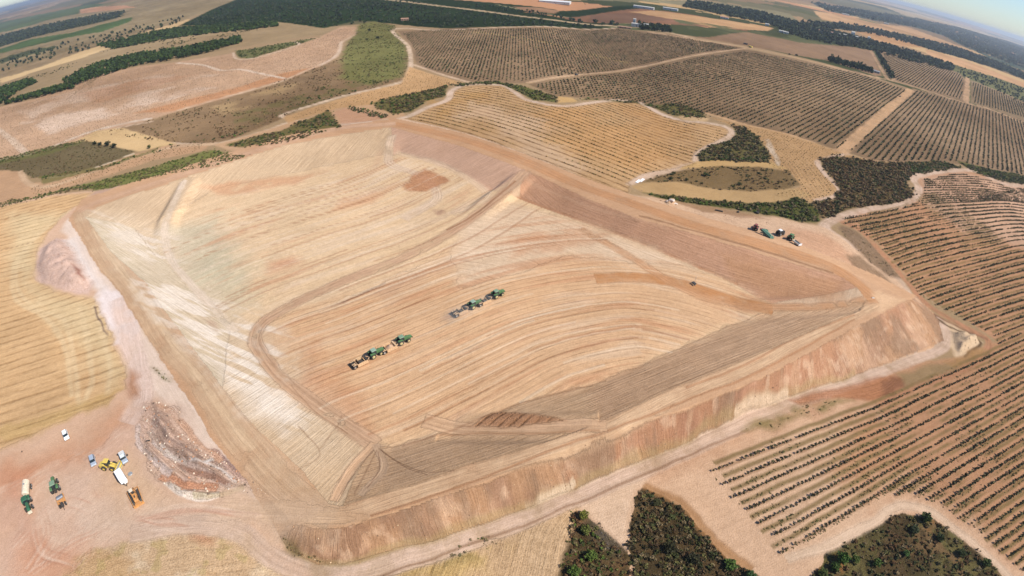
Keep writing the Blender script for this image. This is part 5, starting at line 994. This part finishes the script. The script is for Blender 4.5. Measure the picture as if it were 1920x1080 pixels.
def roller():
    t = root('drum_roller', 'orange towed roller with a shiny steel drum in the yard', 'roller', (120.5,950.5), (115,935.5))
    MB().cyl((1.6,0,.78),.76,2.1,'y',30,bev=.03).build('drum', STEEL, t); m_ = MB()
    for y in (-1.2,1.2): m_.bar((-.8,y,.9),(2.6,y,.85),.22)
    m_.box((-.1,0,.95),(.9,2.5,.45)).box((.55,0,1.0),(.25,2.5,.3)).build('frame', ORG, t, bevel=.02)
    MB().box((-1.6,0,1.1),(1.3,.8,.8)).cyl((-1.3,.2,1.8),.07,.6).bar((-2.2,0,.8),(-3.4,0,.6),.14).build('engine', DARK, t, bevel=.03)
    for y in (-.95,.95): wheel(t,-1.4,y,.62,.45,GREY)
roller()
def small(name, lab, cat, px, fn):
    p = at(*px); o = fn(); o.location = p; return tag(o, lab, cat)
small('tyre', 'single old tyre lying right of the white trailer', 'tyre', (244.5,889), lambda: MB().cyl((0,0,.15),.75,.3,bev=.1).cyl((0,0,.31),.35,.04).build('tyre', GREY))
small('rock', 'dark rock on the ground left of the pale pickup', 'rock', (221,853), lambda: MB().box((0,0,.2),(.9,.6,.5),.6,.6,.1).box((.5,.2,.12),(.5,.4,.3),.6,.7).build('rock', DARK, bevel=.05))
small('rock', 'dark lump of scrap right of the pale pickup', 'rock', (238.5,854), lambda: MB().box((0,0,.25),(.6,.7,.5),.5,.6,.1,yaw=.5).build('rock', DARK, bevel=.05))
small('rock', 'small brown stone between the loader bucket and the pickup', 'rock', (233,873), lambda: MB().box((0,0,.15),(.5,.5,.35),.5,.6,.1,yaw=.9).build('rock', BARK, bevel=.05))
small('rock', 'lone dark stone at the left edge of the yard', 'rock', (41,847), lambda: MB().box((0,0,.15),(.5,.6,.4),.5,.6,.1,yaw=.3).build('rock', BARK, bevel=.05))
small('sleeper', 'short black beam on the grey spoil heap', 'beam', (277.5,827), lambda: MB().box((0,0,.15),(1.3,.4,.3),yaw=.5).build('sleeper', DARK, bevel=.03))
# machines beyond the right-hand rim
tractor((1415,432), (1417.5,427), 'dark red tractor at the left end of the machine row beyond the rim', RED, RED, GREY)
tractor((1458,441.5), (1467,438.5), 'white-roofed tractor in the middle of the machine row beyond the rim', DARK, WHITE, GREY)
tractor((1479,451), (1486,445), 'green tractor coupled to the grey tipping trailer', GREEN, GREEN, RIMY)
def long_trailer():
    t = root('sowing_trailer', 'long teal-green covered machine behind the dark red tractor', 'trailer', (1425,437), (1450,449))
    L_ = 8.5; MB().prism([(-L_/2,.9),(L_/2,.9),(L_/2-.3,1.9),(-L_/2+.3,2.1)], -1.2, 1.2).build('body', TEAL, t, bevel=.1)
    MB().box((0,0,2.15),(L_*.8,.9,.25),.95,.6).build('ridge', ROOFG, t); MB().box((0,0,.75),(L_,1.2,.2)).bar((L_/2,0,.7),(L_/2+1.8,0,.6),.15).build('chassis', DARK, t)
    for x in (-1.2,0):
        for y in (-1.1,1.1): wheel(t,x,y,.5,.35,GREY,bev=.05)
    MB().box((-L_/2-.6,0,1.2),(1.0,1.8,.8)).build('hopper', RED, t, bevel=.05)
long_trailer()
small('fuel_drum', 'upright dark green tank beside the teal-green machine', 'tank', (1435.5,438), lambda: MB().cyl((0,0,1.1),.9,2.2,bev=.2).cyl((0,0,2.3),.25,.25).build('fuel_drum', DGREEN))
def tipper():
    t = root('tipping_trailer', 'tipping trailer with grey bed and white tailgate at the right end of the machine row', 'trailer', (1499,462.5), (1487,455.5))
    MB().box((0,0,1.0),(4.8,2.2,.12)).build('bed', GREY, t); m_ = MB()
    for y in (-1.1,1.1): m_.box((0,y,1.3),(4.8,.08,.6))
    m_.box((2.4,0,1.3),(.08,2.2,.6)).build('side_panel', CREAM, t); MB().box((-2.45,0,1.5),(.12,2.3,1.1)).build('tailgate', WHITE, t); MB().box((0,0,.75),(4.6,1.0,.2)).bar((2.4,0,.7),(4.0,0,.6),.14).build('chassis', DARK, t)
    for x in (-.9,.2):
        for y in (-1.0,1.0): wheel(t,x,y,.5,.35,GREY,bev=.05)
tipper()
def trough():
    t = root('trough', 'long black trough lying below the green thicket', 'trough', (1341,394.5), (1355,397.5)); MB().box((0,0,.3),(4.2,.9,.6),1,1).build('body', DARK, t, bevel=.05); MB().box((0,0,.62),(3.9,.6,.04)).build('lining', TYRE, t)
trough()
small('tyre', 'large black tyre close to the thicket right of the trough', 'tyre', (1420,400), lambda: MB().cyl((0,0,.5),1.0,1.0,bev=.2).cyl((0,0,1.02),.5,.04).build('tyre', TYRE))
small('tyre', 'small dark tyre halfway between trough and large tyre', 'tyre', (1384,398), lambda: MB().cyl((0,0,.3),.7,.6,bev=.15).cyl((0,0,.62),.3,.04).build('tyre', TYRE))
for px, yw, lab in (((1196.5,340.5),.5,'white panel lying flat by the pale track, left one of the pair'),((1203.5,338.5),.5,'white panel lying flat by the pale track, right one of the pair')):
    small('panel', lab, 'panel', px, lambda: MB().box((0,0,.25),(1.6,5.0,.25),yaw=-.6).bar((-.5,-1,0),(-.5,-1,.3),.1).build('panel', WHITE, bevel=.03))
def implement():
    t = root('levelling_implement', 'small dark implement standing alone beside the brown strip of floor', 'implement', (1297,534), (1304,532)); MB().box((0,0,.6),(1.4,1.8,.5)).build('frame', DARK, t, bevel=.04); MB().bar((.4,0,.8),(.4,0,3.6),.08).cyl((.4,0,3.6),.14,.3).build('mast', GREY, t); MB().box((-.9,0,.3),(.15,2.2,.6)).build('blade', SCR, t)
    for y in (-.9,.9): wheel(t,0,y,.35,.2,GREY,bev=.03)
implement()
def rocks(): 
    g = np.random.default_rng(3)
    for i,(px,lab) in enumerate((((1252,377),'pale boulder at the left of the heap by the far rim'),((1259,380),'largest pale boulder on the heap by the far rim'),((1266,382),'flat pale boulder at the right of the heap by the far rim'),((1867-230,559),'white block near the top of the outer bank'))):
        c = g.normal(size=(14,3)); c /= np.linalg.norm(c,axis=1)[:,None]; c *= .8 + .3*g.random((14,1)); b = bmesh.new(); [b.verts.new(v) for v in c]; bmesh.ops.convex_hull(b,input=b.verts[:]); me = bpy.data.meshes.new('boulder'); b.to_mesh(me); b.free(); me.materials.append(mat('pale_stone',(.55,.46,.38),.9)); o = link('boulder', me); o.location = at(*px); s = (1.0,1.6,1.2,.8)[i]; o.scale = (s*1.3,s,s*.7); tag(o, lab, 'boulder')
rocks()
# ---- single bushes and trees one can tell apart
def shrub(px, r, h, tint, lab, k=260, cat='bush', name='bush', trunk=.25):
    t = link(name, None); t.location = at(*px); tag(t, lab, cat); s = int(px[0])
    c = clump(k, s, .17, 1.0); c[:, :2] *= r; c[:, 2] *= h / 2 * .9; c[:, 2] += trunk
    me = set_mesh('crown', c, np.arange(len(c)).reshape(-1, 3), 3); g = np.random.default_rng(s); T = 1.08 * S(tint) * np.array([1.08,.98,.95]) * (1 + .35 * (g.random((k, 1)) * 2 - 1)); T = np.repeat(T, 3, 0); attr(me, 'Tint', 'FLOAT_COLOR', np.concatenate([T, np.ones((len(T), 1))], 1)); me.materials.append(LEAF); link('crown', me, t)
    m_ = MB().cyl((0,0,h*.25),.10*r+.03,h*.5,n=8,r2=.05*r+.02)
    for a in range(4): m_.bar((0,0,h*.25),(math.cos(a*1.6)*r*.5,math.sin(a*1.6)*r*.5,h*.55),.05*r+.02)
    m_.build('trunk', BARK, t); return t
for px, r, h, c, lab in (((1094,970),1.6,2.6,(128,134,62),'yellow-green bush at the tip of the left spit'),((1097,997),1.7,2.4,(104,116,58),'green bush just below the yellow-green one on the spit'),((1108,1045),1.9,2.6,(92,116,52),'bright green bush above the bottom edge on the left spit'),((1076,1075),2.0,2.6,(84,108,48),'rounded green bush cut by the bottom edge at the left of the spit'),
    ((1368,1062),2.0,2.6,(84,112,52),'bright green bush near the bottom of the dark gully'),((1405,1080),1.6,2.2,(70,100,56),'green bush at the bottom edge right of the gully'),((1575,1052),2.3,4.2,(70,104,42),'tallest green tree at the left corner of the bottom hollow'),((1562,1066),1.8,2.8,(66,92,40),'green bush leaning against the tallest tree of the hollow'),
    ((1602,1052),1.5,2.2,(92,114,54),'pale green bush right of the tallest tree'),((1642,1058),1.7,2.4,(84,110,50),'bright green bush in the middle of the hollow'),((1697,1040),1.3,1.8,(86,118,62),'small bright bush beside the dark patch of the hollow'),((1733,975),2.2,3.2,(64,84,40),'broad dark green tree at the top corner of the hollow'),((1712,996),1.8,2.2,(74,86,58),'grey-green bush below the broad dark tree'),
    ((1760,1012),1.8,2.2,(58,72,38),'dark bush on the right slope of the hollow'),((1800,1040),1.8,2.2,(60,74,40),'dark bush lower on the right slope of the hollow'),((1847,1058),1.9,2.4,(72,90,42),'green bush at the lower right rim of the hollow'),((1540,1078),1.8,2.2,(76,92,44),'green bush cut by the bottom edge left of the hollow'),
    ((1255,1030),2.0,2.4,(56,58,36),'black-green bush in the middle of the gully'),((1300,1050),2.0,2.2,(52,54,34),'black-green bush at the right of the gully'),((1230,945),1.4,1.6,(76,80,50),'grey-green bush near the head of the gully'),
    ((178,271),2.6,3.2,(48,62,38),'leftmost of the four dark round trees on the brown patch'),((188,272),2.4,2.8,(46,60,38),'second from left of the four dark round trees'),((202,273),3.4,4.4,(42,58,36),'largest of the four dark round trees'),((214,277),3.2,3.8,(42,58,36),'rightmost of the four dark round trees'),
    ((280,278),2.0,2.8,(74,92,46),'single green bush by the fork of the tan tracks'),((1263,327),1.8,2.0,(70,80,44),'round bush on the oval mound, leftmost'),((1323,330),2.4,2.6,(66,82,40),'big round bush on the oval mound'),((1258,337),1.7,2.0,(70,80,44),'low bush under the leftmost bush of the oval mound'),((1287,339),1.6,1.8,(70,78,44),'small bush at the foot of the oval mound'),((1386,347),2.0,2.0,(66,78,40),'bush at the right foot of the oval mound'),
    ((693,58),3.2,4.2,(50,62,38),'dark tree on top of the rounded green hill'),((708,72),3.4,3.6,(48,58,36),'dark flat tree on the rounded green hill'),((688,75),2.2,2.6,(56,64,38),'small dark bush below the tree on the rounded hill'),
    ((1808,137),4.5,5.5,(52,66,42),'dark tree at the corner of the far plantation, left of the pair'),((1816,139),4.5,5.5,(50,64,42),'dark tree at the corner of the far plantation, right of the pair'),((1828,146),4.2,5.0,(54,68,44),'dark tree below the pair at the far plantation corner'),((1845,155),4.0,4.5,(52,66,42),'lone dark tree on the edge of the far plantation'),((1906,181),4.2,5.0,(48,62,40),'lone dark tree near the right edge in the far plantation'),
    ((1493,105),3.2,3.6,(44,52,34),'round dark tree beside the main plain road'),((1480,103),2.4,2.6,(60,60,40),'low brown-green bush beside the main plain road'),((1879,215),2.4,2.4,(64,66,44),'low bush beside the plain road at the far right')):
    shrub(px, r, h, c, lab, k=420 if px[1] > 900 else 220, cat='tree' if 'tree' in lab.split(' on ')[0].split(' at ')[0] else 'bush', name='tree' if 'tree' in lab.split(' on ')[0].split(' at ')[0] else 'bush')
# rows of trees by the farmsteads (copies that share meshes)
AV = [crown_mesh('avenue_tree', FAR[i % 6] if i < 2 else clump(34, 230 + i, .45, 1.1), c) for i, c in enumerate([(44,58,36),(52,66,40),(48,62,36),(56,68,40)])]
def tree_row(P0, P1, n, s, lab, grp, rows=1, dy=0, hs=1.2, name='avenue_tree'):
    for r in range(rows):
        for i in range(n):
            t = i / max(n - 1, 1); px = (P0[0] + (P1[0] - P0[0]) * t - 1.5 * r, P0[1] + (P1[1] - P0[1]) * t + dy * r); o = link(name, AV[(i + r) % 4]); o.location = at(*px); k = s * (.8 + .4 * G_.random()); o.scale = (k, k, k * hs * (.85 + .3 * G_.random())); o.rotation_euler = (0, 0, G_.random() * 6); tag(o, lab, 'tree', grp)
tree_row((1642,99), (1671,147), 22, 3.6, 'dark tree in the left line of the double avenue', 'trees of the double avenue, left line')
tree_row((1648,104), (1674,147), 18, 3.4, 'dark tree in the right line of the double avenue', 'trees of the double avenue, right line')
tree_row((1556,116), (1634,137), 26, 3.8, 'dark garden tree along the plain road', 'garden trees along the plain road', 2, -3)
tree_row((1202,55), (1258,61), 12, 3.4, 'round tree in the small orchard by the white farmhouse', 'orchard trees by the white farmhouse', 4, -2.2)
for i, (px, h) in enumerate((((1571,120),9),((1574,119),10),((1599,128),6))):
    o = link('cypress', AV[2]); o.location = at(*px); o.scale = (1.3, 1.3, h / 1.9); tag(o, ('left cypress of the tall pair in the roadside garden','right cypress of the tall pair in the roadside garden','lower cypress farther along the roadside garden')[i], 'tree')
# buildings
def house(name, px, l, wd, h, yaw, lab, roof=TILE, wall=WALL, rh=1.6, win=3):
    l *= .62; wd *= .75; h *= .75; rh *= .7
    t = link(name, None); t.location = at(*px); t.rotation_euler = (0, 0, yaw); tag(t, lab, 'building' if name != 'shed' else 'shed')
    MB().box((0, 0, h / 2), (l, wd, h)).build('wall', wall, t); MB().add([(-l/2-.3,-wd/2-.3,h),(l/2+.3,-wd/2-.3,h),(l/2+.3,wd/2+.3,h),(-l/2-.3,wd/2+.3,h),(-l/2-.3,0,h+rh),(l/2+.3,0,h+rh)], [(0,1,5,4),(2,3,4,5),(0,4,3),(1,2,5),(0,3,2,1)]).build('roof', roof, t)
    for i in range(win):
        x = -l / 2 + l * (i + .5) / win; MB().box((x, -wd/2 - .02, h * .55), (min(1.2, l/win*.4), .1, 1.2)).build('window', GLASS, t)
    MB().box((l*.05, -wd/2 - .03, 1.1), (1.1, .1, 2.2)).build('door', BARK, t)
for i, (nm, px, l, wd, h, yaw, lab, rf, wl, rh) in enumerate((('farmhouse',(1193,50),26,9,7,-.3,'long white farmhouse beside the small round-tree orchard',ROOFW,WALL,1.6),('farmhouse',(1189,47),7,7,14,-.3,'white tower-like house at the left end of the farmhouse',ROOFW,WALL,1.5),('farmhouse',(1211,52),12,9,8,-.3,'white house at the right end of the farmhouse',ROOFW,WALL,1.6),('shed',(1172,53),34,5,3,-.35,'long low brown-roofed shed left of the white farmhouse',TILE,TILE,.8),
    ('shed',(1207,16),75,14,6,-.4,'long white shed beyond the brown field, left of two',ROOFW,WALL,2),('shed',(1257,19),55,14,6,-.4,'long pale shed beyond the brown field, right of two',ROOFW,WALL,2),('warehouse',(1041,6),110,40,7,-.2,'large white-roofed warehouse at the top edge',mat('white_roof',(.6,.6,.58),.6,var=.04),WALL,2.5),('shed',(1358,35),30,12,5,-.4,'low dark-roofed shed by the river belt',TILE,WALL,2),
    ('shed',(1466,61),22,10,5,-.4,'white shed at the edge of the belt, left of two',ROOFW,WALL,1.5),('shed',(1473,63),18,10,5,-.4,'white shed at the edge of the belt, right of two',ROOFW,WALL,1.5),('greenhouse',(1641,136),22,10,4,-.6,'grey-roofed shed at the end of the roadside garden',GREY,GREY,1.5),('house',(1438,48),14,10,5,-.4,'small white house among trees left of the village',ROOFW,WALL,2),
    ('house',(1521,55),16,10,5,-.4,'white house at the left end of the village',ROOFW,WALL,2),('house',(1536,59),14,9,5,-.3,'second white house from the left end of the village',TILE,WALL,2),('house',(1548,61),18,9,5,-.4,'tile-roofed white house in the left half of the village',TILE,WALL,2),('house',(1560,64),16,10,6,-.2,'tile-roofed house left of the village centre',TILE,WALL,2),('house',(1572,66),18,10,5,-.4,'pale house in the centre of the village',ROOFW,WALL,2),('house',(1584,68),14,9,6,-.4,'white house just left of the village church',ROOFW,WALL,2),
    ('church',(1598,69),14,10,16,-.4,'white church tower, tallest building of the village',ROOFW,WALL,4),('house',(1606,72),16,9,6,-.4,'white house just right of the church tower',ROOFW,WALL,2),('house',(1628,76),10,8,12,-.4,'narrow white house at the right end of the village',ROOFW,WALL,3),('shed',(1585,28),60,20,7,-.5,'bright white shed on the dark plain above the village',ROOFW,WALL,2),('shed',(1662,45),40,16,6,-.5,'pale shed on the plain right of the bright white shed',ROOFW,WALL,2),('hut',(759,38),20,9,4,.2,'small brown ruin in the big green orchard',TILE,TILE,1.5))):
    house(nm, px, l, wd, h, yaw, lab, rf, wl, rh)
def truck(p0, p1, lab, paint, name='truck'):
    t = root(name, lab, 'truck', p0, p1); MB().box((2.6,0,1.5),(1.8,2.3,2.0),.85,.95).build('cab', paint, t, bevel=.1); MB().box((-.8,0,1.7),(4.8,2.4,1.6)).build('cargo_box', paint, t); MB().box((0,0,.6),(6.6,1.4,.3)).build('chassis', DARK, t)
    for x in (-2,2.4):
        for y in (-1.0,1.0): wheel(t,x,y,.5,.35,GREY,bev=.05)
truck((1404,88), (1410,90), 'yellow truck at the far junction of the plain road', YEL); truck((1395,83), (1400,84), 'dark truck on the verge behind the yellow truck', DARK)
car((1078,141.5), (1084,140.5), 'black car driving on the track between the plantations', DARK); car((1686,183), (1689,180), 'tiny dark car on the wide track between the right plantations', DARK)
def dust(px, sx, sy, sz, yaw, dens, lab):
    b = bmesh.new(); bmesh.ops.create_icosphere(b, subdivisions=3, radius=1); me = bpy.data.meshes.new('dust_cloud'); b.to_mesh(me); b.free()
    m = bpy.data.materials.new('dust'); m.use_nodes = True; nt = m.node_tree; nt.nodes.remove(nt.nodes['Principled BSDF']); v = nt.nodes.new('ShaderNodeVolumePrincipled'); v.inputs['Color'].default_value = (.97,.9,.82,1)
    tc = nt.nodes.new('ShaderNodeTexCoord'); n = nt.nodes.new('ShaderNodeTexNoise'); n.inputs['Scale'].default_value = 2.2; n.inputs['Detail'].default_value = 3; nt.links.new(tc.outputs['Object'], n.inputs['Vector'])
    ln = nt.nodes.new('ShaderNodeVectorMath'); ln.operation = 'LENGTH'; nt.links.new(tc.outputs['Object'], ln.inputs[0]); fall = mth(nt, 'SUBTRACT', 1., ln.outputs['Value'], clamp=True)
    d = mth(nt, 'MULTIPLY', mth(nt, 'MULTIPLY', fall, mth(nt, 'MULTIPLY_ADD', n.outputs['Fac'], 3.5, -1.1, clamp=True)), dens); nt.links.new(d, v.inputs['Density']); nt.links.new(v.outputs[0], nt.nodes['Material Output'].inputs['Volume']); me.materials.append(m)
    o = link('dust_cloud', me); p = at(*px); o.location = (p.x, p.y, p.z + sz * .6); o.scale = (sx, sy, sz); o.rotation_euler = (0, 0, yaw); o['kind'] = 'stuff'; o['label'] = lab; o['category'] = 'dust'
dust((858,594), 9, 4.5, 2.6, .7, .16, 'thin dust drifting behind the tail scraper of the farther convoy'); dust((905,570), 6, 3, 2.4, .7, .16, 'thin dust between the two tractors of the farther convoy'); dust((745,650), 4, 2.5, 1.6, .7, .06, 'wisp of dust behind the leading tractor of the nearer convoy')
# ------------------------------------------------------------------ the hazy summer air
hz = MB().box((0, 9000, 0), (66000, 66000, 280)).build('haze', bpy.data.materials.new('summer_haze')); hz['kind'] = 'stuff'; hz['label'] = 'pale blue summer haze over the whole plain'
hm = hz.data.materials[0]; hm.use_nodes = True; hn = hm.node_tree; hn.nodes.remove(hn.nodes['Principled BSDF']); pv = hn.nodes.new('ShaderNodeVolumePrincipled')
pv.inputs['Color'].default_value = (.70, .77, .86, 1); pv.inputs['Density'].default_value = 9e-5; pv.inputs['Anisotropy'].default_value = .3; hn.links.new(pv.outputs[0], hn.nodes['Material Output'].inputs['Volume'])
